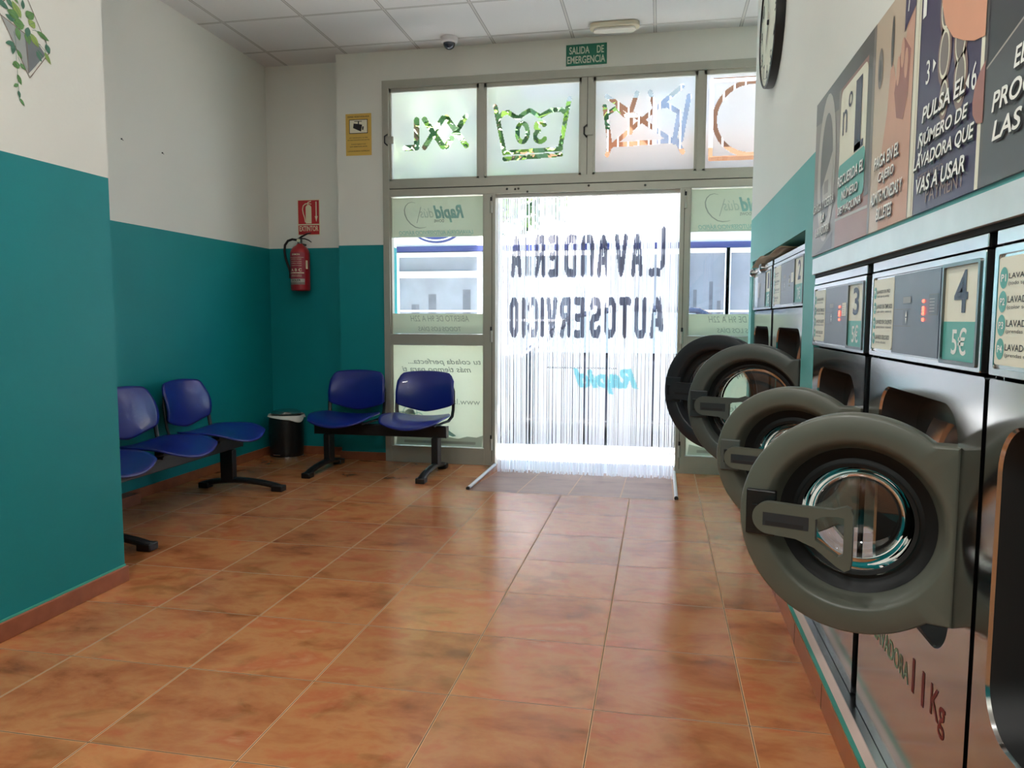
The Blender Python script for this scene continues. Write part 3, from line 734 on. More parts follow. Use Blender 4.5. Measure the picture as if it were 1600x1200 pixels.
# ------------------------------------------------------------------ washers
RSTEEL = 'mirror_steel'
def washer(idx, y0, y1, ztop, zsplit, hole, price, label, door=None, xf=RX):
    """y0 far side, y1 near side; hole (yfar, ynear, z0, z1); door dict"""
    sf = Surf((xf, 0, 0), (0, -1, 0)); a0, a1 = -y0, -y1; zb = .09; W = a1 - a0
    t = thing('washing_machine', label, 'washing machine', (xf, (y0 + y1) / 2, zb), 'coin washers along the right wall')
    DP = .62
    b = MB()
    # carcass behind the front panels
    for A in ((a0, a0 + .004), (a1 - .004, a1)): b.sbox(sf, *A, zb, ztop, -DP, -.02, 'dark_steel')
    b.sbox(sf, a0, a1, ztop - .004, ztop, -DP, -.02, 'steel'); b.sbox(sf, a0, a1, zb, zb + .004, -DP, -.02, 'dark_steel')
    # lower front panel with the round-cornered opening
    ha0, ha1, hz0, hz1 = -hole[0], -hole[1], hole[2], hole[3]
    outer = rrect(a0 + .004 - (.008 if idx == 5 else 0), a1 - .004 + (.008 if idx == 4 else 0), zb + .002, zsplit - .004, .006, 10); inner = rrect(ha0, ha1, hz0, hz1, .085, 10)
    b.holed(sf, outer, inner, -.02, 0, RSTEEL)
    lip = rrect(ha0 + .003, ha1 - .003, hz0 + .003, hz1 - .003, .083, 10); deep = rrect(ha0 + .02, ha1 - .02, hz0 + .02, hz1 - .02, .09, 10)
    n = len(lip)
    b.add([sf.p(*p, 0) for p in inner] + [sf.p(*p, -.006) for p in lip] + [sf.p(*p, -.085) for p in deep],
          [(i, (i + 1) % n, n + (i + 1) % n, n + i) for i in range(n)] + [], RSTEEL, True)
    b.add([sf.p(*p, -.006) for p in lip] + [sf.p(*p, -.085) for p in deep], [(i, (i + 1) % n, n + (i + 1) % n, n + i) for i in range(n)], 'rubber', True)
    b.build('cabinet', t)
    # tub front and drum mouth seen in the opening
    b = MB(); ca, cz = (ha0 + ha1) / 2, (hz0 + hz1) / 2; R = min(ha1 - ha0, hz1 - hz0) / 2 - .03
    circ = [(ca + R * math.cos(PI / 4 * 0 + 2 * PI * i / n + .0), cz + R * math.sin(2 * PI * i / n)) for i in range(n)]
    # match the start of the rounded loop with the circle
    def ang(p): return math.atan2(p[1] - cz, p[0] - ca)
    circ = [(ca + R * math.cos(ang(p)), cz + R * math.sin(ang(p))) for p in deep]
    b.holed(sf, deep, circ, -.09, -.085, 'steel' if idx != 5 else 'void')  # washer five's tub is black instead of steel, the hole's shade put into colour
    c0 = sf.p(ca, cz, 0)
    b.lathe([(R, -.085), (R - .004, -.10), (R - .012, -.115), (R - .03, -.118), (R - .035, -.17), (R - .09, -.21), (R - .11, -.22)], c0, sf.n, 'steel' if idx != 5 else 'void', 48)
    b.build('tub_front', t)
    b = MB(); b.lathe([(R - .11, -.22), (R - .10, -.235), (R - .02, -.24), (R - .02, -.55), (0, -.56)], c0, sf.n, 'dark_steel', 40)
    for k in range(3):
        an = 2 * PI * k / 3 + .5; b.tube([c0 + sf.n * -.25 + (sf.r * math.cos(an) + sf.u * math.sin(an)) * (R - .05), c0 + sf.n * -.54 + (sf.r * math.cos(an) + sf.u * math.sin(an)) * (R - .05)], .03, 'steel', 8)
    b.build('drum', t)
    # control fascia
    zp0, zp1 = zsplit + .003, ztop - .028
    b = MB(); b.holed(sf, rrect(a0 + .004, a1 - .004, zp0, zp1, .004, 4), rrect(a0 + .02, a1 - .026, zp0 + .012, zp1 - .014, .006, 4), -.02, .006, 'steel')
    b.sbox(sf, a0 + .018, a1 - .022, zp0 + .01, zp1 - .012, -.02, .001, 'steel')
    b.sbox(sf, a0 + .004, a1 - .004, ztop - .024, ztop, -.02, .004, 'steel')
    b.build('fascia', t, bevel=.0015)
    h0, h1 = zp0 + .014, zp1 - .016; H_ = h1 - h0
    f = lambda u: a0 + u * W
    b = MB(); b.sbox(sf, f(.262), f(.69), h0, h1, 0, .003, 'panel')
    b.quad(sf, f(.365), f(.45), h0 + .62 * H_, h0 + .72 * H_, .0035, 'panel_dk'); b.quad(sf, f(.37), f(.445), h0 + .635 * H_, h0 + .71 * H_, .004, 'pgrey')
    for z in (.56, .35): b.quad(sf, f(.27), f(.45), h0 + z * H_ - .001, h0 + z * H_ + .001, .0035, 'pgreyd')
    b.quad(sf, f(.37), f(.42), h0 + .36 * H_, h0 + .55 * H_, .0033, 'panel_dk')
    for z, s in ((.50, 1), (.42, -1)): b.poly(sf, [(f(.40), h0 + z * H_ - s * .006), (f(.414), h0 + z * H_ - s * .006), (f(.407), h0 + z * H_ + s * .008)][::s], .0045, 'whiteink')
    b.quad(sf, f(.605), f(.682), h0 + .48 * H_, h0 + .72 * H_, .0035, 'pgreyd')
    b.quad(sf, f(.608), f(.679), h0 + .49 * H_, h0 + .71 * H_, .0038, 'panel_dk' if idx not in (2, 3) else 'cream')
    for q in range(5): b.quad(sf, f(.615), f(.655), h0 + (.66 - .035 * q) * H_, h0 + (.668 - .035 * q) * H_, .0042, 'pgreyl')
    if idx == 1:
        b.quad(sf, f(.30), f(.40), h0 + .3 * H_, h0 + .75 * H_, .006, 'pgreyl')
    cpanel = b.build('control_panel', t)
    if idx in (3, 4):
        for z in (.645, .565, .535, .50, .43):
            MB().lathe([(0, .004), (.0032, .003), (.004, 0)], sf.p(f(.563), h0 + z * H_, .003), sf.n, 'led', 10).build('indicator_light', cpanel)
    elif idx == 2:
        for z in (.645, .565, .535, .50, .43): MB().lathe([(0, .004), (.0032, .003), (.004, 0)], sf.p(f(.563), h0 + z * H_, .003), sf.n, 'whiteink', 10).build('indicator_light', cpanel)
    # programme list
    if idx != 1:
        pw = .245 if idx != 5 else .42
        b = MB(); b.poly(sf, rrect(f(.022), f(.022 + pw), h0 + .005, h1 - .003, .012, 5), .0045, 'cream', 0)
        for q, (l1, l2) in enumerate((('LAVADO EN FRÍO', '(todo tipo de prendas)'), ('LAVADO EN TEMPLADO', '(color sólido y sintéticos)'), ('LAVADO EN CALIENTE', '(prendas blancas o resistentes)'), ('LAVADO DELICADO', '(prendas delicadas)'))):
            zc = h0 + (.80 - .21 * q) * H_
            s_ = 1.0 if idx != 5 else 1.15
            ac = f(.022) + .016 * s_ + .006
            b.disc(sf, ac, zc, .013 * s_, .0155 * s_, .005, 'tealprint', 20)
            b.text(sf, 'P%d' % (q + 1), ac - .009, zc - .006, ac + .009, zc + .006, 'whiteink', .0055, bold=.02)
            le = min(f(.022 + pw) - .006, ac + .02 + len(l1) * (.0078 if idx != 5 else .0125))
            b.text(sf, l1, ac + .018, zc - .002, le, zc + .009, 'ink', .005, bold=.01)
            b.text(sf, l2, ac + .018, zc - .014, min(f(.022 + pw) - .006, ac + .02 + len(l2) * (.0046 if idx != 5 else .0068)), zc - .006, 'ink', .005)
        b.build('programme_label', t)
    # number and price
    if idx != 5:
        b = MB(); g0, g1 = f(.735), f(.962)
        b.holed(sf, rrect(g0 - .008, g1 + .008, h0 - .006, h1 + .003, .006, 4), rrect(g0, g1, h0 + .002, h1 - .004, .004, 4), 0, .009, 'dark_steel')
        b.quad(sf, g0, g1, h0, h1, .004, 'cream'); b.quad(sf, g0, g1, h0, h0 + .41 * H_, .0045, 'tealprint')
        nw = {1: .05}.get(idx, .066) * .5
        gm = (g0 + g1) / 2
        b.text(sf, str(idx), gm - nw, h0 + .50 * H_, gm + nw, h0 + .93 * H_, 'navy', .005, bold=.02)
        b.text(sf, price, gm - .036, h0 + .07 * H_, gm + .036, h0 + .35 * H_, 'whiteink', .005, bold=.012)
        b.build('number_label', t)
    if idx == 4:
        b = MB()
        b.text(sf, 'LAVADORA', 1.0 - 1.0 + -2.02, .352, -1.752, .40, 'mint', .0008, bold=.01)
        b.build('capacity_lettering', t); b = MB()
        b.text(sf, '11', -1.728, .352, -1.652, .428, 'maroon', .0008, bold=.01); b.build('capacity_lettering', t); b = MB(); b.text(sf, 'Kg', -1.615, .342, -1.535, .428, 'maroon', .0008, bold=.01)
        b.build('capacity_lettering', t)
    if idx == 1:
        for u in (.04, .62): MB().lathe([(0, .03), (.018, .028), (.026, .02), (.028, 0)], sf.p(f(u), ztop - .02, .004), sf.n, 'steel', 20).build('bolt', t)
    if door: make_door(t, sf, **door)
    return t

def make_door(t, sf, hy, r, th, d, cz, mat='doorgrey', tab=.78, block='black', big=False):
    """open round door swung towards the room; local X runs to the hinge, Y away from the front face"""
    T = Matrix.Translation(Vector((sf.o.x, hy, cz))) @ Matrix.Rotation(math.radians(th), 4, 'Z')
    ax = (T.to_3x3() @ Vector((0, 1, 0))); c = T @ Vector((-d, 0, 0)); k = r / .226
    L = Surf(c, T.to_3x3() @ Vector((1, 0, 0)))      # a to the hinge, d towards the viewer
    zt = r * tab
    t1, t2 = math.atan2(zt, d - .001), math.asin(tab)
    def Rm(t):
        t = abs(((t + PI) % (2 * PI)) - PI)
        if t < t1: return (d - .001) / math.cos(t)
        if t < t2: return zt / math.sin(t)
        return r
    angs = sorted(set([2 * PI * i / 96 for i in range(96)] + [t1, t2, 2 * PI - t1, 2 * PI - t2]))
    # (outer?, offset or radius, depth)
    prof = [(1, -.005, .056), (1, 0, .052), (1, 0, .007), (1, -.0018, .0025), (1, -.006, 0), (0, .178 * k, 0), (0, .1735 * k, .0015), (0, .169 * k, .006), (0, .164 * k, .016), (0, .156 * k, .036), (0, .150 * k, .052), (0, .144 * k, .058), (1, -.005, .056)]
    if big: prof = prof[:6] + [(0, q_ * k, h) for q_, h in ((.1755, .0015), (.173, .006), (.170, .016), (.167, .036), (.164, .052), (.158, .058))] + prof[-1:]
    vs, fs, na = [], [], len(angs)
    for o_, q_, h in prof:
        for an in angs:
            rr = Rm(an) + q_ if o_ else q_
            vs.append(L.p(rr * math.cos(an), rr * math.sin(an), -h))
    for i in range(len(prof) - 1):
        for q in range(na): fs.append((i * na + q, i * na + (q + 1) % na, (i + 1) * na + (q + 1) % na, (i + 1) * na + q))
    b = MB(); b.add(vs, fs, mat, True)
    for q in range(4 * na, 5 * na): b.s[q] = False
    b.lathe([(.152 * k, .044), (.142 * k, .054), (.128 * k, .062), (.114 * k, .058), (.110 * k, .066)] if not big else [(.166 * k, .044), (.160 * k, .054), (.152 * k, .060), (.143 * k, .058), (.139 * k, .066)], c, ax, 'rubber', 60)
    ring = b.build('door', t)
    # bulging glass
    b = MB(); g = (.142 if big else .113) * k
    pr = [(g + .008, .055), (g, .058), (g - .003, .085), (g - .014, .120 * k), (g - .045, .142 * k), (g - .09 * k, .150 * k), (.0005, .154 * k)]
    b.lathe(pr, c, ax, 'bowl', 56)
    b.build('glass_bowl', ring)
    b = MB(); b.lathe([(g + .005, .053), (g + .004, .061), (g - .002, .063), (g - .003, .055), (g + .005, .053)], c, ax, 'rubber', 56); b.build('bezel', ring)
    # handle and its mounting block
    b = MB(); b.sbox(L, -r + .016, -r + .078 * k, -.046 * k, .052 * k, -.004, .010, block); b.build('latch_block', ring, bevel=.003)
    hc = -.155 * k
    out_ = [(hc + .034 * k * math.cos(a), .0 + .034 * k * math.sin(a)) for a in np.linspace(PI * .5, PI * 1.5, 15)]
    out_ += [(-.10 * k, -.036 * k), (-.06 * k, -.050 * k), (-.02 * k, -.080 * k), (-.004 * k, -.088 * k), (.006 * k, -.082 * k), (.008 * k, -.07 * k), (.008 * k, .030 * k), (.004 * k, .040 * k), (-.006 * k, .044 * k), (-.03 * k, .034 * k), (-.06 * k, .034 * k), (-.10 * k, .033 * k)]
    hol = [(-.062 * k, .012 * k), (-.062 * k, -.030 * k), (-.058 * k, -.038 * k), (-.02 * k, -.060 * k), (-.010 * k, -.058 * k), (-.008 * k, -.05 * k), (-.008 * k, .016 * k), (-.012 * k, .022 * k), (-.02 * k, .023 * k), (-.055 * k, .018 * k)]
    # split the outline at the window so the plate stays one clean shell
    top = [p for p in out_[:1]] ; 
    def plate(lo, hi):
        me = MB(); return me
    cuts_t = [(hc, .034 * k), (-.10 * k, .033 * k), (-.06 * k, .034 * k), (-.03 * k, .034 * k), (-.006 * k, .044 * k), (.004 * k, .040 * k), (.008 * k, .030 * k)]
    b = MB(); hd0, hd1 = .018, .036
    solid = out_[:15] + [(-.10 * k, -.036 * k), (-.062 * k, -.049 * k), (-.062 * k, .034 * k), (-.10 * k, .033 * k)]
    b.poly(L, solid, hd1, mat, hd0)
    bars = [[(-.062 * k, .034 * k), (-.062 * k, .010 * k), (-.05 * k, .018 * k), (-.02 * k, .022 * k), (-.008 * k, .02 * k), (.008 * k, .030 * k), (.004 * k, .040 * k), (-.006 * k, .044 * k), (-.03 * k, .035 * k)],
            [(-.008 * k, .02 * k), (-.008 * k, -.055 * k), (.008 * k, -.070 * k), (.008 * k, .030 * k)],
            [(-.062 * k, -.049 * k), (-.02 * k, -.080 * k), (-.004 * k, -.088 * k), (.006 * k, -.082 * k), (.008 * k, -.070 * k), (-.008 * k, -.055 * k), (-.018 * k, -.060 * k), (-.062 * k, -.032 * k)]]
    for P in bars: b.poly(L, P, hd1, mat, hd0)
    b.sbox(L, hc - .012 * k, -.075 * k, -.016 * k, .012 * k, hd1 - .001, hd1 + .0005, 'doordark')
    b.sbox(L, hc - .006 * k, -.085 * k, -.014 * k, -.006 * k, hd1, hd1 + .001, 'ink')
    b.sbox(L, -r + .03, hc + .02, -.02 * k, .02 * k, .006, hd0, 'black')
    b.build('handle', ring)

m = clear_glass('door_glass', (.80, .84, .83), 1.7)
M['bowl'] = m

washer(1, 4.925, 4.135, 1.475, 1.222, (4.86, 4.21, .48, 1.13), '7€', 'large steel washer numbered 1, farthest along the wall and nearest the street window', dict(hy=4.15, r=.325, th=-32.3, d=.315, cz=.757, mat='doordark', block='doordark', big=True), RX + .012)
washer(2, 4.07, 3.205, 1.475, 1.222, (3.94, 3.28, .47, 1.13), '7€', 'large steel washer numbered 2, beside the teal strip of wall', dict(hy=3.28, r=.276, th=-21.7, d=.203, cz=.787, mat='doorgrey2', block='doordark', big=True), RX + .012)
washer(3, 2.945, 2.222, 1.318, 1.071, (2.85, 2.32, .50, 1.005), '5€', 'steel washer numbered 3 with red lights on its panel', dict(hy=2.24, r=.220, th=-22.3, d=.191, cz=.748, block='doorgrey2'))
washer(4, 2.172, 1.447, 1.318, 1.071, (2.075, 1.545, .50, 1.003), '5€', 'steel washer numbered 4 lettered 11 Kg, with its round door wide open in front', dict(hy=1.525, r=.2255, th=-21.7, d=.185, cz=.752))
washer(5, 1.420, .70, 1.318, 1.071, (1.372, .80, .47, 1.0), '5€', 'steel washer with large P1 to P4 programme list, cut by the picture edge')
# steel strip above the near washers; black bar below is the gap's shade as colour
b = MB(); b.sbox(RIGHT, -2.96, .6, 1.332, 1.389, -.03, .012, pm('satin_strip', (.78, .79, .79), .42, .7, amt=.1, scale=12)); b.sbox(RIGHT, -2.955, .6, 1.320, 1.334, -.03, .002, 'void')
tag(b.build('cover_strip', at=(RX, 1.2, 1.33), bevel=.001), 'long brushed steel strip on the wall right above washers 3 and 4', 'metal strip')
b = MB()
b.grid(lambda u, v: Vector((RX - .02 + v * .35, 4.80 - u * 1.15, 1.482 + .022 * math.sin(u * 5) ** 2 * (1 - v) + .03 * (1 - v) * u * (1 - u) * 2)), 14, 6, 'card')
tag(b.build('cardboard_sheet', at=(RX + .1, 4.2, 1.476), solid=.004), 'crumpled brown sheet lying on top of washers 1 and 2', 'cardboard')

# ------------------------------------------------------------------ instruction panels above the washers
PZ0, PZ1 = 1.402, 1.955
def panel(ya, yb, base, label):
    t = thing('instruction_panel', label, 'poster', (RX, (ya + yb) / 2, PZ0), 'instruction panels above the washers')
    MB().sbox(RIGHT, -ya, -yb, PZ0, PZ1, 0, .006, base).build('board', t)
    art, txt = MB(), MB()
    f = lambda u: -ya + u * (ya - yb); g = lambda v: PZ0 + v * (PZ1 - PZ0)
    return t, art, txt, f, g
def shadowed(tt, body, a0, b0, a1, b1, rot=0.0):
    txt = MB()
    txt.text(RIGHT, body, a0 + .004, b0 - .004, a1 + .004, b1 - .004, 'ink', .0095, bold=.02, shear=.18, rot=rot)
    txt.text(RIGHT, body, a0, b0, a1, b1, 'whiteink', .010, bold=.018, shear=.18, rot=rot)
    txt.build('lettering', tt)
# 1 - round door
t, art, txt, f, g = panel(3.01, 2.642, 'pgrey', 'grey poster of a washer door reading CARGA Y CIERRA LA LAVADORA')
art.poly(RIGHT, [(f(0), g(.86)), (f(1), g(.80)), (f(1), g(1)), (f(0), g(1))], .0065, 'pgreyd')
art.disc(RIGHT, f(.55), g(.52), .14, .25, .0068, 'pgreyl'); art.disc(RIGHT, f(.56), g(.52), .095, .185, .0072, 'pgreyd')
art.poly(RIGHT, [(f(.42), g(.42)), (f(.84), g(.60)), (f(.82), g(.30)), (f(.45), g(.30))], .0076, 'pgreyl'); art.quad(RIGHT, f(.5), f(.68), g(.36), g(.44), .008, 'pgrey')
art.poly(RIGHT, [(f(0), g(0)), (f(.9), g(0)), (f(.9), g(.1)), (f(.4), g(.02))], .0066, 'pgreyd')
for q, (s, w) in enumerate((('CARGA Y CIERRA', .9), ('LA', .16), ('LAVADORA', .6))): shadowed(t, s, f(.5 - w / 2), g(.275 - .08 * q), f(.5 + w / 2), g(.33 - .08 * q))
art.build('picture', t)
# 2 - number
t, art, txt, f, g = panel(2.642, 2.248, 'pterra', 'poster showing a large n\u00ba1 on cream, reading RECUERDA EL N\u00daMERO')
art.quad(RIGHT, f(0), f(1), g(.90), g(1), .0065, 'pgreyd'); art.quad(RIGHT, f(.88), f(1), g(.2), g(.9), .0066, 'pgreyd'); art.quad(RIGHT, f(0), f(.06), g(.25), g(.9), .0066, 'pgrey')
art.poly(RIGHT, rrect(f(.07), f(.88), g(.22), g(.88), .03, 5), .0070, 'cream'); art.poly(RIGHT, rrect(f(.07), f(.88), g(.22), g(.46), .02, 5), .0074, 'tealprint')
art.stroke(RIGHT, [(f(0), g(.16)), (f(1), g(.14))], .008, .0072, 'pgreyl')
art.text(RIGHT, 'n\u00ba', f(.16), g(.62), f(.46), g(.82), 'navy', .008); art.text(RIGHT, '1', f(.56), g(.47), f(.74), g(.84), 'navy', .008, bold=.0); art.stroke(RIGHT, [(f(.56), g(.485)), (f(.82), g(.485))], .02, .008, 'navy')
for q, (s, w) in enumerate((('RECUERDA EL', .8), ('N\u00daMERO', .5), ('DE M\u00c1QUINA', .72))): shadowed(t, s, f(.48 - w / 2), g(.335 - .083 * q), f(.48 + w / 2), g(.395 - .083 * q))
art.build('picture', t)
# 3 - hand with a coin
t, art, txt, f, g = panel(2.248, 1.872, 'pbeige', 'beige poster of a hand with a coin, reading PAGA EN EL CAJERO')
art.quad(RIGHT, f(0), f(.06), g(0), g(1), .0064, 'pgrey')
art.poly(RIGHT, [(f(x), g(y)) for x, y in [(.30, 0), (.92, 0), (.92, .95), (.80, .85), (.72, .72), (.60, .60), (.50, .72), (.44, .70), (.40, .52), (.32, .38), (.25, .2)]], .0066, 'skin')
art.poly(RIGHT, [(f(x), g(y)) for x, y in [(.55, .58), (.62, .70), (.72, .78), (.86, .70), (.84, .52), (.76, .43), (.62, .46)]], .0070, 'skindk')
for x, y in ((.62, .66), (.70, .72), (.78, .66)): art.disc(RIGHT, f(x), g(y), .014, .035, .0074, 'skin', 14)
art.disc(RIGHT, f(.47), g(.82), .012, .062, .0072, 'pgreyd', 20); art.disc(RIGHT, f(.20), g(.76), .022, .052, .0072, 'pgrey', 20); art.disc(RIGHT, f(.20), g(.75), .010, .028, .0075, 'pgreyd', 16)
art.poly(RIGHT, [(f(.72), g(1)), (f(.93), g(1)), (f(.93), g(.86)), (f(.72), g(.80))], .0073, 'ppurple'); art.stroke(RIGHT, [(f(.78), g(.87)), (f(.80), g(.93)), (f(.93), g(.97))], .007, .0076, 'whiteink')
art.quad(RIGHT, f(.93), f(1), g(0), g(1), .0072, 'cream'); art.quad(RIGHT, f(.925), f(.938), g(0), g(1), .0076, 'pgreyd')
for q, (s, w, c) in enumerate((('PAGA EN EL', .56, .45), ('CAJERO', .36, .46), ('ADMITE MONEDAS Y', .72, .47), ('BILLETES', .36, .45))): shadowed(t, s, f(c - w / 2), g(.29 - .082 * q), f(c + w / 2), g(.347 - .082 * q))
art.build('picture', t)
# 4 - keypad
t, art, txt, f, g = panel(1.872, 1.492, 'ppurple', 'purple poster of a numbered keypad, reading PULSA EL N\u00daMERO DE LAVADORA')
art.quad(RIGHT, f(0), f(.03), g(0), g(1), .0066, 'cream'); art.quad(RIGHT, f(.925), f(.965), g(0), g(1), .0066, 'cream'); art.quad(RIGHT, f(.965), f(1), g(0), g(1), .0066, 'pgreyd')
for x, y, s in ((.44, .545, .85), (.66, .55, .8), (.68, .41, .8), (.46, .385, .6), (.44, .72, .85)):
    art.disc(RIGHT, f(x), g(y), .044 * s, .075 * s, .0068, 'pbutton'); art.disc(RIGHT, f(x), g(y), .033 * s, .058 * s, .0071, 'cream'); art.disc(RIGHT, f(x), g(y), .027 * s, .049 * s, .0074, 'pgrey')
for s_, x, y in (('3', .19, .525), ('1', .09, .80), ('6', .86, .37), ('5', .12, .26)): art.text(RIGHT, s_, f(x) - .011, g(y) - .02, f(x) + .011, g(y) + .03, 'whiteink', .0072)
for x, y, s in ((.27, .54, 1), (.18, .83, 1), (.80, .375, -1), (.19, .275, 1)): art.poly(RIGHT, [(f(x), g(y) - .014), (f(x) + .018 * s, g(y)), (f(x), g(y) + .014)][::s], .0072, 'whiteink')
art.poly(RIGHT, [(f(x), g(y)) for x, y in [(.34, 1), (.35, .82), (.38, .73), (.44, .65), (.56, .575), (.70, .53), (.84, .495), (.97, .48), (.97, 1)]], .0078, 'skinhi')
art.poly(RIGHT, [(f(x), g(y)) for x, y in [(.99, .40), (.93, .375), (.88, .34), (.86, .29), (.87, .25), (.92, .215), (.99, .205)]], .0078, 'skindk')
art.text(RIGHT, 'MET\u00c1LICO', f(.10), g(.125), f(.50), g(.155), 'pbutton', .0072); art.text(RIGHT, 'PAYMENT', f(.25), g(.03), f(.80), g(.085), 'pbutton', .0072)
for q, (s, w, c) in enumerate((('PULSA EL', .62, .46), ('N\u00daMERO DE', .72, .46), ('LAVADORA QUE', .88, .47), ('VAS A USAR', .72, .46))): shadowed(t, s, f(c - w / 2), g(.345 - .09 * q), f(c + w / 2), g(.405 - .09 * q))
art.build('picture', t)
# 5 - programme
t, art, txt, f, g = panel(1.492, 1.11, 'pcharcoal', 'charcoal poster at the picture edge, its lettering cut off after PROG and LAS')
art.poly(RIGHT, [(f(0), g(0)), (f(1), g(0)), (f(1), g(.56)), (f(0), g(.37))], .0066, 'pcharcoal2'); art.stroke(RIGHT, [(f(0), g(.37)), (f(1), g(.56))], .004, .007, 'pgreyl')
for q, (s, w) in enumerate((('ELIGE EL', .45), ('PROGRAMA', .80), ('LAS', .28))): 
    a = (.30, .10, .12)[q]; shadowed(t, s, f(a), g(.305 - .09 * q), f(a + w), g(.365 - .09 * q))
art.build('picture', t)

# ------------------------------------------------------------------ wall clock
CK = (4.216, 2.705)
t = thing('wall_clock', 'large round white wall clock with black rim high on the right wall', 'clock', (RX, CK[0], CK[1]))
c0 = Vector((RX, CK[0], CK[1])); CS = Surf((RX, 0, 0), (0, -1, 0)); R = .318
MB().lathe([(R + .004, 0), (R + .006, .02), (R + .004, .042), (R - .004, .046), (R - .008, .040), (R - .008, 0)], c0, CS.n, 'black', 64).build('rim', t)
b = MB(); b.disc(CS, -CK[0], CK[1], R - .006, R - .006, .038, 'clockface', 64, .0); b.build('dial', t)
b = MB()
for h in range(12):
    an = PI / 2 - 2 * PI * (h + 1) / 12; s = str(h + 1); rr = R * .78
    w = .022 * len(s)
    b.text(CS, s, -CK[0] + rr * math.cos(an) - w, CK[1] + rr * math.sin(an) - .035, -CK[0] + rr * math.cos(an) + w, CK[1] + rr * math.sin(an) + .035, 'ink', .040, bold=.01)
for h in range(60):
    an = 2 * PI * h / 60; r0 = R * (.90 if h % 5 else .88)
    b.stroke(CS, [(-CK[0] + r0 * math.cos(an), CK[1] + r0 * math.sin(an)), (-CK[0] + R * .93 * math.cos(an), CK[1] + R * .93 * math.sin(an))], .004 if h % 5 else .008, .040, 'ink')
b.stroke(CS, arc(-CK[0], CK[1], R * .86, 0, 360, 60), .002, .0398, 'ink')
b.build('numerals', t)
for nm, an, L_, w in (('hour_hand', 250, .15, .014), ('minute_hand', 96, .25, .009)):
    a = math.radians(an); ca, sa = math.cos(a), math.sin(a)
    MB().stroke(CS, [(-CK[0] - .05 * ca, CK[1] - .05 * sa), (-CK[0] + .0 * ca, CK[1]), (-CK[0] + L_ * .6 * ca, CK[1] + L_ * .6 * sa), (-CK[0] + L_ * ca, CK[1] + L_ * sa)], [w * .5, w, w * 1.6, w * .3], .043, 'ink').build(nm, t)
MB().lathe([(0, .048), (.012, .047), (.014, .038)], c0, CS.n, 'ink', 16).build('hub', t)

# ------------------------------------------------------------------ signs, camera, emergency light
t = thing('exit_sign', 'green SALIDA DE EMERGENCIA sign on the wall above the door', 'sign', (-.58, FY, 3.06))
ES = Surf((-.58, FY, 3.137), (math.cos(.006), 0, math.sin(.006)), (-math.sin(.006), 0, math.cos(.006)))
MB().sbox(ES, -.152, .152, -.078, .074, 0, .004, 'green').build('plate', t)
b = MB(); b.text(ES, 'SALIDA', -.128, .004, .024, .058, 'signtxt', .005, bold=.02); b.text(ES, 'DE', .078, .004, .130, .058, 'signtxt', .005, bold=.02); b.text(ES, 'EMERGENCIA', -.143, -.064, .140, -.010, 'signtxt', .005, bold=.02)
b.build('lettering', t)

t = thing('surveillance_notice', 'yellow ZONA VIDEOVIGILADA notice with a black camera on the white column', 'sign', (-2.394, FY, 2.47))
YS = Surf((-2.394, FY, 2.63), (1, 0, 0))
MB().sbox(YS, -.108, .108, -.163, .163, 0, .003, 'yellow').build('plate', t)
b = MB(); b.sbox(YS, -.078, .078, .008, .118, .003, .0036, 'ink'); b.quad(YS, -.073, .073, .013, .113, .004, 'cream')
b.poly(YS, [(-.04, .088), (.032, .076), (.022, .022), (-.045, .052)], .0046, 'ink'); b.poly(YS, [(.034, .062), (.045, .062), (.042, .034), (.030, .036)], .0046, 'ink')
b.quad(YS, -.004, .006, .08, .102, .0046, 'ink'); b.quad(YS, -.034, .030, .100, .105, .0046, 'ink'); b.build('picture', t)
b = MB()
for s, w, z, h in (('ZONA VIDEOVIGILADA', .092, .139, .011), ('LEY ORG\u00c1NICA 15/1999', .078, -.024, .008), ('DE PROTECCI\u00d3N DE DATOS', .092, -.042, .008), ('PUEDE EJERCITAR', .062, -.076, .008), ('SUS DERECHOS ANTE:', .074, -.094, .008), ('LAVANDER\u00cdA R\u00c1PIDAS', .092, -.128, .010)):
    b.text(YS, s, -w, z - h / 2, w, z + h / 2, 'ink', .004, bold=.02)
b.build('lettering', t)

t = thing('extinguisher_sign', 'red EXTINTOR sign with a white extinguisher and arrow, above the extinguisher', 'sign', (-2.92, 5.95, 1.865))
XS = Surf((-2.92, 5.95, 2.01), (1, 0, 0))
b = MB(); b.sbox(XS, -.100, .100, -.145, .150, 0, .003, 'photolum'); b.sbox(XS, -.094, .094, -.052, .144, .003, .004, 'red'); b.sbox(XS, -.094, .094, -.139, -.062, .003, .004, 'red'); b.build('plate', t)
b = MB(); b.poly(XS, [(-.026, -.048), (.026, -.048), (.026, .088), (.018, .10), (.008, .106), (-.008, .106), (-.018, .10), (-.026, .088)], .0045, 'photolum')
b.stroke(XS, [(-.004, .10), (-.004, .128), (.024, .136)], .008, .0045, 'photolum'); b.stroke(XS, [(.0, .118), (.026, .112)], .006, .0045, 'photolum')
b.stroke(XS, [(-.006, .118), (-.03, .114), (-.048, .098), (-.054, .07), (-.048, .035), (-.036, .0), (-.03, -.038)], .008, .0046, 'photolum')
b.quad(XS, .064, .074, -.008, .132, .0045, 'photolum'); b.poly(XS, [(.056, .012), (.069, -.036), (.082, .012)], .0046, 'photolum'); b.build('picture', t)
b = MB(); b.text(XS, 'EXTINTOR', -.084, -.112, .086, -.068, 'photolum', .005, bold=.02); b.build('lettering', t)

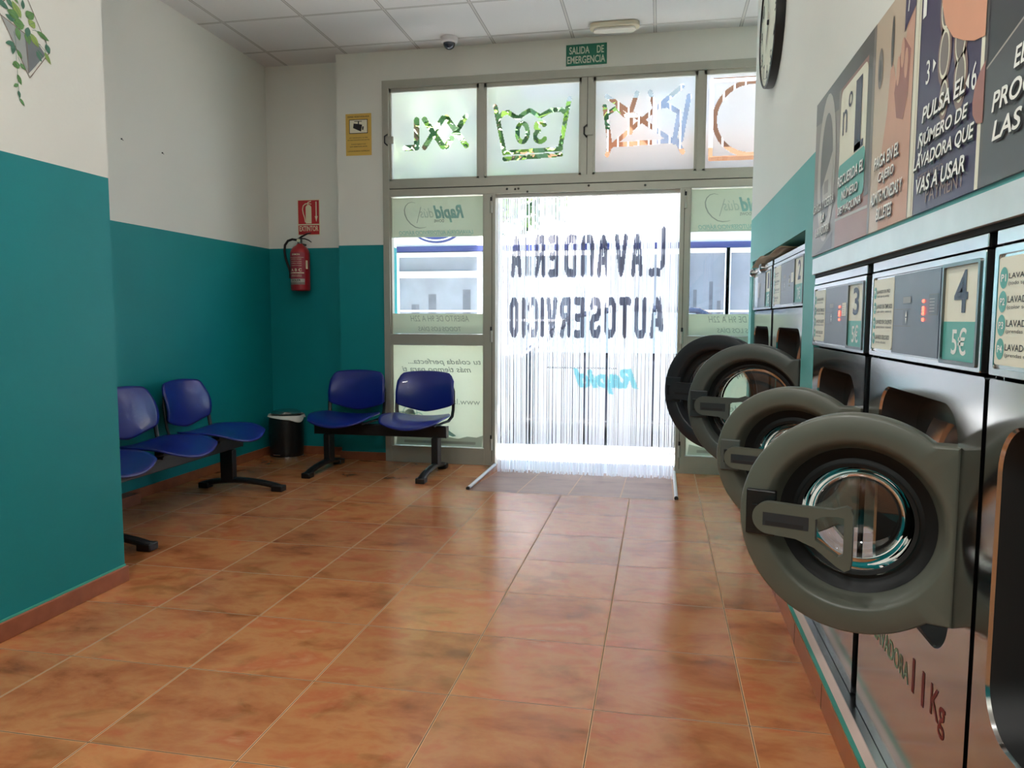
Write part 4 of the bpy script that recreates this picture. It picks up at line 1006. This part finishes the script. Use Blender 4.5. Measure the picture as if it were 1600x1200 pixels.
t = thing('dome_camera', 'small white dome security camera on the ceiling', 'security camera', (-1.59, 5.60, CZ))
c0 = Vector((-1.59, 5.60, CZ))
MB().lathe([(.0, 0), (.064, 0), (.066, -.012), (.060, -.034), (.046, -.042), (.044, -.036)], c0, (0, 0, 1), 'camwhite', 32).build('housing', t)
MB().lathe([(.045, -.038), (.043, -.055), (.034, -.072), (.018, -.083), (0.0005, -.086)], c0, (0, 0, 1), 'camdome', 32).build('dome', t)

t = thing('emergency_light', 'flat cream emergency light on the ceiling above the green sign', 'emergency light', (-.36, 5.56, CZ))
MB().poly(Surf((-.36, 5.56, CZ), (1, 0, 0), (0, -1, 0)), rrect(-.175, .175, -.06, .06, .05, 6), .034, 'lum', 0).build('body', t, bevel=.006)
MB().poly(Surf((-.36, 5.56, CZ), (1, 0, 0), (0, -1, 0)), rrect(-.15, .15, -.045, .045, .04, 6), .052, 'lumdiff', .034).build('diffuser', t, bevel=.006)

# ------------------------------------------------------------------ fire extinguisher
ex, ey = -2.962, 5.86
t = thing('fire_extinguisher', 'red fire extinguisher hung in the dark corner under its sign', 'fire extinguisher', (ex, ey, 1.39)); c0 = Vector((ex, ey, 1.395))
MB().lathe([(0, .004), (.07, 0), (.079, .008), (.080, .03), (.080, .305), (.074, .335), (.055, .362), (.03, .378), (.022, .39), (0, .39)], c0, (0, 0, 1), 'extred', 40).build('cylinder', t)
b = MB(); r = .0806
def cyl_quad(z0, z1, t0, t1, mat, rr=r): b.lathe([(rr, z0), (rr, z1)], c0, (0, 0, 1), mat, 20, math.radians(t0), math.radians(t1), ref=(1, 0, 0))
cyl_quad(.075, .315, 215, 325, pm('extinguisher_label', rgb(150, 44, 62), .4)); cyl_quad(.05, .098, 218, 322, 'pgreyl', r + .0004); cyl_quad(.05, .07, 218, 322, 'pgrey', r + .0006); cyl_quad(.18, .25, 330, 345, 'photolum', r + .0004)
cyl_quad(.142, .150, 225, 318, 'photolum', r + .0006); cyl_quad(.272, .274, 225, 318, 'photolum', r + .0006)
ESF = Surf((ex, ey - .0815, 1.395), (1, 0, 0))
def curved_text(s, a, z, h, mat):
    v, f, asp = text_geo(s, .02, 0, 1, 1); vs = []
    for x, y in v:
        an = math.radians(270) + (x - .5) * 2 * a; vs.append((ex + (r + .0012) * math.cos(an), ey + (r + .0012) * math.sin(an), 1.395 + z + y * h))
    b.add(vs, f, mat)
curved_text('EXMON', .42, .29, .014, 'photolum'); curved_text('A B C', .6, .158, .024, 'photolum'); curved_text('SOLER', .5, .076, .018, 'ink')
for q in range(4): curved_text('UTILIZACI\u00d3N EN FUEGOS' if q % 2 else 'QUITAR EL SEGURO', .6, .255 - q * .017, .006, 'photolum')
for q in range(2): curved_text('AGENTE EXTINTOR POLVO', .6, .115 + q * .010, .006, 'photolum')
b.build('label', t)
b = MB(); b.lathe([(.018, .385), (.02, .40), (.02, .43), (.012, .438)], c0, (0, 0, 1), 'dark_steel', 16, caps=True)
b.lathe([(0, .014), (.012, .013), (.014, 0)], Vector((ex, ey - .02, 1.395 + .415)), (0, -1, 0), 'photolum', 16); b.build('valve', t)
b = MB(); b.tube([(ex - .03, ey, 1.815), (ex + .02, ey, 1.845), (ex + .075, ey - .01, 1.866), (ex + .105, ey - .01, 1.872)], [.010, .011, .009, .006], 'black', 8, ell=(1, .7))
b.tube([(ex, ey, 1.83), (ex + .05, ey - .01, 1.825), (ex + .085, ey - .01, 1.812), (ex + .108, ey - .01, 1.797)], [.009, .009, .008, .006], 'black', 8, ell=(1, .6)); b.build('lever', t)
b = MB(); hp = [(-.018, 1.815), (-.06, 1.822), (-.10, 1.81), (-.128, 1.775), (-.133, 1.73), (-.125, 1.67), (-.11, 1.62), (-.095, 1.585), (-.085, 1.55), (-.083, 1.50)]
b.tube([(ex + x, ey - .012, z) for x, z in hp], [.010] * 8 + [.012, .013], 'rubber', 10); b.build('hose', t)
b = MB(); b.box(ex - .03, ex + .03, ey + .078, 5.95, 1.62, 1.70, 'black_metal'); b.box(ex - .015, ex + .015, ey + .02, 5.95, 1.775, 1.79, 'black_metal'); b.build('wall_bracket', t)

# ------------------------------------------------------------------ bin
bx, by, br = -3.075, 5.775, .142
t = thing('pedal_bin', 'round black pedal bin with a white bag, in the corner under the extinguisher', 'bin', (bx, by, 0)); c0 = Vector((bx, by, 0))
MB().lathe([(0, .012), (br - .012, .012), (br - .006, .02), (br - .004, .06), (br, .18), (br, .30), (br - .004, .345), (br - .02, .352)], c0, (0, 0, 1), 'black', 40).build('body', t)
MB().lathe([(br - .012, 0), (br - .002, .004), (br - .001, .018), (br - .01, .022)], c0, (0, 0, 1), 'steel', 40).build('foot_ring', t)
MB().lathe([(br - .020, .362), (br - .018, .376), (br - .03, .390), (br - .050, .398), (br - .058, .394), (br - .07, .396), (0, .402)], c0, (0, 0, 1), 'steel', 40).build('lid', t)
b = MB()
b.grid(lambda u, v: c0 + Vector(((br + .004 + .010 * v + .004 * math.sin(40 * u) + (.03 * math.exp(-((u - .92) / .05) ** 2))) * math.cos(2 * PI * u), (br + .004 + .010 * v + .004 * math.sin(40 * u) + (.03 * math.exp(-((u - .92) / .05) ** 2))) * math.sin(2 * PI * u), .364 - v * (.022 + .008 * math.sin(17 * u) + .035 * math.exp(-((u - .93) / .06) ** 2)))), 64, 5, 'bag'); b.build('bag', t, solid=.001)
MB().box(bx - .03, bx + .03, by - br - .035, by - br + .01, .040, .048, 'steel').build('pedal', t, bevel=.002)

# ------------------------------------------------------------------ benches
def sq(p, q, k=.30): return p * math.sqrt(1 - k * q * q), q * math.sqrt(1 - k * p * p)
def bench(seats, span, legs, loc, rotz, label):
    t = thing('beam_bench', label, 'bench', loc, 'blue seat benches', rotz); Wm = WM[t]
    def P(x, y, z): return Wm @ Vector((x, y, z))
    def bx_(b, x0, x1, y0, y1, z0, z1, mat): b.box(x0, x1, y0, y1, z0, z1, mat, Wm)
    b = MB(); bx_(b, span[0], span[1], -.032, .032, .272, .356, 'black_metal')
    for sx in span: bx_(b, sx - .004, sx + .004, -.034, .034, .270, .358, 'black')
    b.build('beam', t, bevel=.004)
    for lx in legs:
        b = MB(); bx_(b, lx - .026, lx + .026, -.048, .048, .05, .272, 'black_metal')
        ys = np.linspace(-.395, .205, 15)
        b.tube([P(lx, y, .022 + .040 * max(0, math.cos((y + .095) / .30 * PI / 2)) ** .8) for y in ys], .024, 'black_metal', 10, ell=(1.2, .85))
        for y0, y1 in ((-.41, -.33), (.14, .215)): bx_(b, lx - .034, lx + .034, y0, y1, 0, .040, 'black')
        b.build('leg', t, bevel=.006)
    for cx in seats:
        def seat(u, v):
            p, q = sq(2 * u - 1, 2 * v - 1, .34); 
            z = .392 + .042 * abs(p) ** 2.0 - .034 * max(0, -q) ** 2.5 + .012 * max(0, q) ** 2
            return P(cx + .262 * p, -.025 + .235 * q, z)
        MB().grid(seat, 22, 20, 'blue').build('seat', t, solid=.012)
        def back(u, v):
            p, q = 2 * u - 1, 2 * v - 1
            x = .238 * p * (1 - .03 * max(0, q))
            zt = .752 - .020 * p * p - .058 * max(0, (abs(p) - .74) / .26) ** 2.6; zb_ = .436 + .058 * abs(p) ** 1.4 + .012 * max(0, (abs(p) - .85) / .15) ** 2
            z = zb_ + (zt - zb_) * v
            return P(cx + x, .222 + (z - .44) * .20 - .040 * p * p + .02 * q * q, z)
        MB().grid(back, 22, 20, 'blue').build('backrest', t, solid=.012)
        b = MB()
        for s in (-1, 1):
            b.tube([P(cx + s * .17, -.12, .366), P(cx + s * .18, .10, .366), P(cx + s * .205, .175, .372), P(cx + s * .226, .212, .405), P(cx + s * .232, .224, .46), P(cx + s * .232, .232, .52), P(cx + s * .228, .244, .60), P(cx + s * .20, .262, .68)], .0115, 'black_metal', 8, ell=(1.3, .8))
        b.tube([P(cx - .18, -.02, .362), P(cx + .18, -.02, .362)], .010, 'black_metal', 8)
        bx_(b, cx - .05, cx + .05, -.03, .03, .354, .378, 'black_metal'); b.build('seat_frame', t)
    return t
bench((-.285, .285), (-.53, .53), (-.425, .445), (-2.093, 5.40, 0), 0, 'two-seat blue bench on a black beam, in front of the glass by the door')
bench((-.57, 0, .57), (-.83, .80), (-.665, .665), (-2.885, 3.93, 0), PI / 2, 'three-seat blue bench against the teal left wall, partly behind the pillar')

# ------------------------------------------------------------------ plant sticker on the near pillar, nail stubs on the far wall
t = thing('wall_sticker', 'flat wall sticker of a trailing plant in a grey pot on the near left wall', 'wall sticker', (-2.312, 2.46, 2.05)); D = .0012
yc, zc_ = 2.463, 2.05
LK = .00138
def dp(px, pz): return (2.463 + (px - 310) * .00044, 2.051 + (812 - pz) * .00035)
b = MB(); b.poly(LEFT, [dp(50, 290), dp(175, 330), dp(280, 370), dp(300, 770), dp(185, 560)], D, 'decalgrey'); b.poly(LEFT, [dp(280, 370), dp(420, 420), dp(490, 500), dp(420, 600), dp(300, 770)], D, 'decalgrey2'); b.build('pot', t)
b = MB()
for L_ in ([(310, 812), (22, 235)], [(310, 812), (540, 450)], [(22, 235), (200, -30)], [(540, 450), (300, -60)], [(22, 235), (50, 290), (280, 370), (440, 420)], [(300, 770), (296, 400)]): b.stroke(LEFT, [dp(*p) for p in L_], .0032, D + .0003, 'decalline')
b.build('frame_line', t)
leaves, stems = MB(), MB()
def leaf(x, y, an, L_, w, mat, k=0):
    a = math.radians(an); P = []
    prof = [(0, 0), (.15, .55), (.35, .95), (.55, 1), (.8, .6), (1, 0), (.8, -.5), (.55, -.9), (.35, -.95), (.15, -.6)]
    for u, v in prof:
        du, dv = u * L_, v * w / 2; P.append(dp(x + du * math.cos(a) - dv * math.sin(a), y + du * math.sin(a) + dv * math.cos(a)))
    leaves.poly(LEFT, P, D + .0006 + k * .0002, mat)
    q0, q1 = dp(x, y), dp(x + L_ * .9 * math.cos(a), y + L_ * .9 * math.sin(a)); leaves.stroke(LEFT, [q0, q1], .0012, D + .0008 + k * .0002, 'leafB')
for k, (x, y, an, L_, w, m_) in enumerate([(130, 200, 207, 140, 60, 'leafB'), (175, 165, 230, 120, 50, 'leafB'), (250, 230, 238, 160, 80, 'leafC'), (230, 235, 190, 120, 90, 'leafA'), (190, 290, 195, 100, 60, 'leafB'), (275, 130, 270, 100, 40, 'leafB'),
      (230, 95, 222, 80, 26, 'leafA'), (300, 190, 320, 110, 90, 'leafA'), (330, 260, 320, 80, 90, 'leafC'), (280, 290, 170, 110, 110, 'leafA'), (320, 290, 100, 110, 60, 'leafB'), (200, 340, 80, 130, 55, 'leafA'), (300, 340, 80, 130, 70, 'leafA'), (340, 340, 55, 140, 70, 'leafC'),
      (405, 288, 20, 140, 55, 'leafA'), (500, 380, 70, 100, 60, 'leafB'), (480, 470, 60, 130, 45, 'leafC'), (390, 500, 60, 110, 40, 'leafB'), (400, 480, 40, 90, 25, 'leafB'), (170, 520, 160, 95, 50, 'leafB'), (165, 530, 100, 110, 45, 'leafB'), (195, 570, 60, 90, 40, 'leafA'),
      (215, 720, 165, 80, 75, 'leafA'), (215, 700, 40, 75, 45, 'leafA'), (185, 820, 70, 105, 42, 'leafA'), (190, 920, 140, 65, 36, 'leafA'), (185, 985, 80, 75, 32, 'leafB'), (195, 1060, 55, 80, 30, 'leafA')]): leaf(x, y, an, L_, w, m_, k % 4)
for L_ in ([(170, 400), (185, 470), (180, 700)], [(185, 700), (188, 900), (192, 1090)], [(200, 640), (230, 700)], [(360, 300), (405, 288)], [(500, 340), (510, 380)], [(420, 410), (500, 470)], [(220, 60), (255, 140)]): stems.stroke(LEFT, [dp(*p) for p in L_], .0016, D + .0004, 'leafB')
leaves.build('leaves', t); stems.build('stem', t)
for y, z, lb in ((4.181, 2.267, 'small dark nail stub in the white left wall, nearer the pillar'), (4.569, 2.265, 'small dark nail stub in the white left wall, nearer the back corner')):
    b = MB(); b.lathe([(0, .008), (.004, .007), (.005, .003), (.003, 0)], (-3.29, y, z), (1, 0, 0), 'ink', 10); b.tube([(-3.287, y, z), (-3.285, y + .014, z - .006)], .0018, 'ink', 6)
    tag(b.build('nail_stub', at=(-3.29, y, z)), lb, 'nail', 'nail stubs on the left wall')

# ------------------------------------------------------------------ downlights (out of frame, mirrored in the glass)
glow = pm('downlight_glow', (1, .98, .92), .5, emit=(1, .98, .94), es=14)
for i, (x, y) in enumerate(LAMPS):
    t = thing('downlight', 'round white downlight in the ceiling over the %s' % ('floor near the door', 'washers near the door', 'pillar side', 'washer side', 'back left', 'back right')[i], 'ceiling light', (x, y, CZ), 'round ceiling downlights')
    c0 = Vector((x, y, CZ))
    MB().lathe([(.118, 0), (.115, -.008), (.100, -.010), (.096, -.002)], c0, (0, 0, 1), 'camwhite', 40).build('trim_ring', t)
    MB().disc(Surf((x, y, CZ), (1, 0, 0), (0, -1, 0)), 0, 0, .097, .097, .003, glow, 32).build('lens', t)
    la = bpy.data.lights.new('lamp', 'AREA'); la.shape = 'DISK'; la.size = .18; la.energy = LAMP_W * (.2, .2, 1.1, 1.1, 1.9, 1.9)[i]; la.color = (1, .995, .975)
    lo = bpy.data.objects.new('lamp', la); COL.objects.link(lo); lo.parent = t; lo.location = (0, 0, -.014)

# ------------------------------------------------------------------ street
GZ = -.13
M['paving'] = pm('pavement', rgb(226, 222, 216), .8, amt=.08, scale=3)
M['asphalt'] = pm('asphalt', rgb(120, 120, 122), .85, amt=.15, scale=6)
M['fac1'] = pm('white_fascia', rgb(232, 230, 232), .5, amt=.03)
M['fac2'] = pm('peach_render', rgb(118, 82, 56), .8, amt=.06, scale=3)
M['fac3'] = pm('cream_render', rgb(226, 214, 196), .8, amt=.06, scale=3)
M['navyband'] = pm('navy_band', rgb(40, 52, 110), .5)
M['cyanwall'] = pm('cyan_tile', rgb(90, 200, 215), .5)
M['shopglass'] = pm('shop_window', rgb(112, 122, 136), .08, amt=.35, scale=1.6, spec=.7)
M['shopdark'] = pm('shop_interior', rgb(80, 88, 100), .4, amt=.4, scale=3)
M['carpaint'] = pm('car_paint', rgb(20, 25, 38), .25, .3, coat=.8)
M['carwhite'] = pm('car_white_trim', rgb(220, 222, 226), .3)
M['carglass'] = pm('car_glass', rgb(60, 70, 80), .05, spec=.9)
M['tyre'] = pm('tyre', rgb(18, 18, 18), .8)
M['bark'] = pm('bark', rgb(96, 80, 62), .9, amt=.3, scale=12)
M['leaf1'] = pm('tree_leaf', rgb(40, 80, 36), .6, amt=.4, scale=4)
M['leaf2'] = pm('tree_leaf_light', rgb(112, 150, 52), .6, amt=.3, scale=4)
struct(MB().box(-14, 14, 5.99, 7.1, GZ - .2, GZ + .03, 'paving').build('pavement'))
struct(MB().box(-30, 30, 5.5, 60, GZ - .3, GZ - .02, 'asphalt').build('ground'))
struct(MB().box(-14, 14, 12.2, 13.7, GZ - .2, GZ + .06, 'paving').build('pavement_opposite'))
b = MB(); b.box(-14, -3.41, 5.9, 6.07, 0, 3.4, 'fac3'); b.box(1.6, 14, 5.9, 6.07, 0, 3.4, 'fac3'); struct(b.build('wall_outside'))
# awning slab over our door
struct(MB().box(-1.15, .12, 6.02, 6.55, 3.02, 3.10, pm('awning_grey', rgb(92, 108, 120), .7)).build('trim_3'))
# building opposite: shop below, two floors above
SY = 13.5; SS = Surf((0, SY, 0), (1, 0, 0))
t = thing('street_building', 'peach building across the street with a white shop front and navy band', 'building', (-1.5, SY, 0))
b = MB(); b.box(-4.9, 8, SY, SY + 6, 0, 3.4, 'fac1'); b.box(-2.6, 8, SY, SY + 6, 3.4, 10, 'fac2'); b.box(-4.9, -2.6, SY, SY + 6, 3.4, 6.2, 'fac3'); b.build('wall', t)
MB().sbox(SS, -4.9, 8, 2.40, 2.50, 0, .06, 'navyband').build('band', t)
b = MB(); b.disc(SS, -4.08, 2.86, .48, .30, .04, 'navyband', 36, 0); b.disc(SS, -4.08, 2.86, .44, .265, .045, 'whiteink', 36); b.disc(SS, -4.08, 2.86, .41, .24, .05, 'navyband', 36)
for q in range(9): b.disc(SS, -4.42 + .085 * q, 2.72 + .02 * (q % 2), .035, .05, .055, 'whiteink', 10)
b.build('oval_sign', t)
for x0, x1, z0, z1 in ((-4.80, -3.30, .5, 2.30), (-2.75, -1.2, .2, 2.30), (-.9, .35, .2, 2.3), (.46, 1.07, .5, 2.31), (1.17, 2.2, .5, 2.31), (2.6, 4.2, .5, 2.3)):
    b = MB()
    for a in ((x0 - .08, x0, z0 - .08, z1 + .08), (x1, x1 + .08, z0 - .08, z1 + .08), (x0, x1, z1, z1 + .08), (x0, x1, z0 - .08, z0), (x0, x1, 1.92, 2.04) if x0 < -3 else (x0, x1, z0 - .02, z0 + .02)): b.sbox(SS, *a, 0, .08, 'carwhite')
    w_ = b.build('shop_window', t)
    b = MB(); b.quad(SS, x0, x1, z0, z1, .03, 'shopglass')
    for q in range(4):
        u = x0 + (x1 - x0) * (.15 + .22 * q); b.quad(SS, u, u + (x1 - x0) * .1, z0 + .1, z0 + (z1 - z0) * random.uniform(.35, .75), .032, 'shopdark')
    b.quad(SS, x0, x1, z0 + (z1 - z0) * .44, z0 + (z1 - z0) * .46, .034, 'carwhite')
    b.build('pane', w_)
for fl in (4.0, 6.9):
    for x in (-1.6, .3, 2.2, 4.1):
        b = MB(); b.sbox(SS, x - .5, x + .5, fl, fl + 1.9, 0, .06, 'fac1'); w_ = b.build('upper_window', t); MB().quad(SS, x - .42, x + .42, fl + .06, fl + 1.84, .065, 'shopglass').build('pane', w_)
    b = MB(); b.box(-2.6, 8, SY - .9, SY, fl - .25, fl - .1, 'fac2')
    for q in range(64): xx = -2.55 + q * .165; b.box(xx - .012, xx + .012, SY - .9, SY - .875, fl - .1, fl + .9, 'carwhite')
    b.box(-2.6, 8, SY - .91, SY - .865, fl + .9, fl + .95, 'carwhite'); b.build('balcony', t)
t = thing('street_corner_building', 'low cyan and white building at the left end of the street', 'building', (-7, SY - .3, 0))
b = MB(); b.box(-11, -4.9, SY - .3, SY + 6, 0, 2.35, 'cyanwall'); b.box(-11, -4.9, SY - .3, SY + 6, 2.35, 4.2, 'fac1'); b.build('wall', t)
# parked car
def car(x0, yf, label):
    t = thing('parked_car', label, 'car', (x0 + 2.05, yf + .85, GZ - .02)); z0 = GZ - .02
    prof = [(0, .32), (.02, .62), (.12, .78), (.55, .88), (1.15, .95), (1.7, 1.38), (2.2, 1.47), (3.0, 1.44), (3.6, 1.10), (4.0, .98), (4.1, .80), (4.12, .36), (3.9, .24), (.2, .24)]
    b = MB(); n_ = len(prof); rings = []
    for y, sh_, zs in ((0, .0, 0), (.05, 0, 0), (1.65, 0, 0), (1.70, 0, 0)):
        inset = .05 if y in (0, 1.70) else 0
        rings.append([Vector((x0 + 2.06 + (px - 2.06) * (1 - inset * .3), yf + y + (max(0, pz - .9) * .32 if y < .8 else -max(0, pz - .9) * .32), z0 + pz * (1 - inset * .2))) for px, pz in prof])
    vs = sum(rings, []); fs = [tuple(range(n_))[::-1], tuple(range(3 * n_, 4 * n_))]
    for k in range(3):
        for i in range(n_): fs.append((k * n_ + i, k * n_ + (i + 1) % n_, (k + 1) * n_ + (i + 1) % n_, (k + 1) * n_ + i))
    b.add(vs, fs, 'carpaint'); b.build('body', t, bevel=.03)
    SC = Surf((x0, yf, z0), (1, 0, 0), Vector((0, .32, 1)))
    b = MB(); b.poly(SC, [(1.28, .96), (1.75, 1.34), (2.22, 1.40), (2.22, .96)], -.02 + .33, 'carglass') if False else None
    SG = Surf((x0, yf - .008, z0), (1, 0, 0))
    def gl(pts): b.add([Vector((x0 + px, yf - .012 + max(0, pz - .9) * .32, z0 + pz)) for px, pz in pts], [tuple(range(len(pts)))], 'carglass')
    gl([(1.30, .97), (1.74, 1.33), (2.20, 1.40), (2.20, .97)]); gl([(2.28, .97), (2.28, 1.40), (2.95, 1.38), (3.40, 1.10), (3.40, .97)]); b.build('side_window', t)
    b = MB(); b.add([Vector((x0 + px, yf + y, z0 + pz)) for px, pz, y in ((1.18, .985, .12), (1.18, .985, 1.58), (1.66, 1.365, 1.46), (1.66, 1.365, .24))], [(0, 1, 2, 3)], 'carglass'); b.build('windscreen', t)
    for wx in (.78, 3.3):
        for wy, s in ((yf + .02, -1), (yf + 1.68, 1)):
            b = MB(); b.lathe([(.0, .10), (.20, .10), (.21, .09), (.30, .10), (.32, .06), (.32, -.08), (.0, -.08)], (x0 + wx, wy, z0 + .32), (0, s, 0), 'tyre', 32); b.lathe([(0, .108), (.17, .106), (.19, .095)], (x0 + wx, wy, z0 + .32), (0, s, 0), 'carwhite', 24); b.build('wheel', t)
    b = MB(); b.box(x0 - .03, x0 + .05, yf + .15, yf + 1.55, z0 + .34, z0 + .50, 'tyre'); b.box(x0 + .02, x0 + .12, yf + .02, yf + .35, z0 + .64, z0 + .76, 'carwhite'); b.build('bumper', t)
    return t
car(-2.6, 7.75, 'dark grey car parked outside behind the strip curtain')
# street tree
def tree(x, y, h, r, label, seed):
    rnd = random.Random(seed); t = thing('street_tree', label, 'tree', (x, y, GZ), 'trees across the street')
    b = MB(); b.tube([(x, y, GZ), (x + .05, y, h * .35), (x - .03, y + .05, h * .6), (x + .1, y, h * .85)], [.16, .13, .09, .04], 'bark', 10)
    for q in range(7):
        a = rnd.uniform(0, 2 * PI); b.tube([(x, y, h * .45), (x + .5 * r * math.cos(a), y + .5 * r * math.sin(a), h * .62), (x + .85 * r * math.cos(a), y + .85 * r * math.sin(a), h * .75)], [.06, .04, .015], 'bark', 6)
    b.build('trunk', t)
    b = MB()
    for q in range(2600):
        a, ph, rr = rnd.uniform(0, 2 * PI), math.acos(rnd.uniform(-1, 1)), r * rnd.uniform(.3, 1) ** .5
        c = Vector((x + rr * math.sin(ph) * math.cos(a), y + rr * math.sin(ph) * math.sin(a), h * .74 + rr * .95 * math.cos(ph)))
        u = Vector((rnd.gauss(0, 1), rnd.gauss(0, 1), rnd.gauss(0, .5))).normalized(); w = u.cross(Vector((rnd.gauss(0, 1), rnd.gauss(0, 1), 1))).normalized(); s = rnd.uniform(.09, .17)
        b.add([c - u * s, c + w * s * .45, c + u * s, c - w * s * .45], [(0, 1, 2, 3)], 'leaf1' if rnd.random() < .72 else 'leaf2')
    b.build('foliage', t)
tree(-2.42, 10.7, 5.4, 1.75, 'leafy green tree across the street, behind the XXL window', 3)
tree(-6.6, 11.2, 4.8, 1.3, 'smaller green tree at the left end of the street', 5)
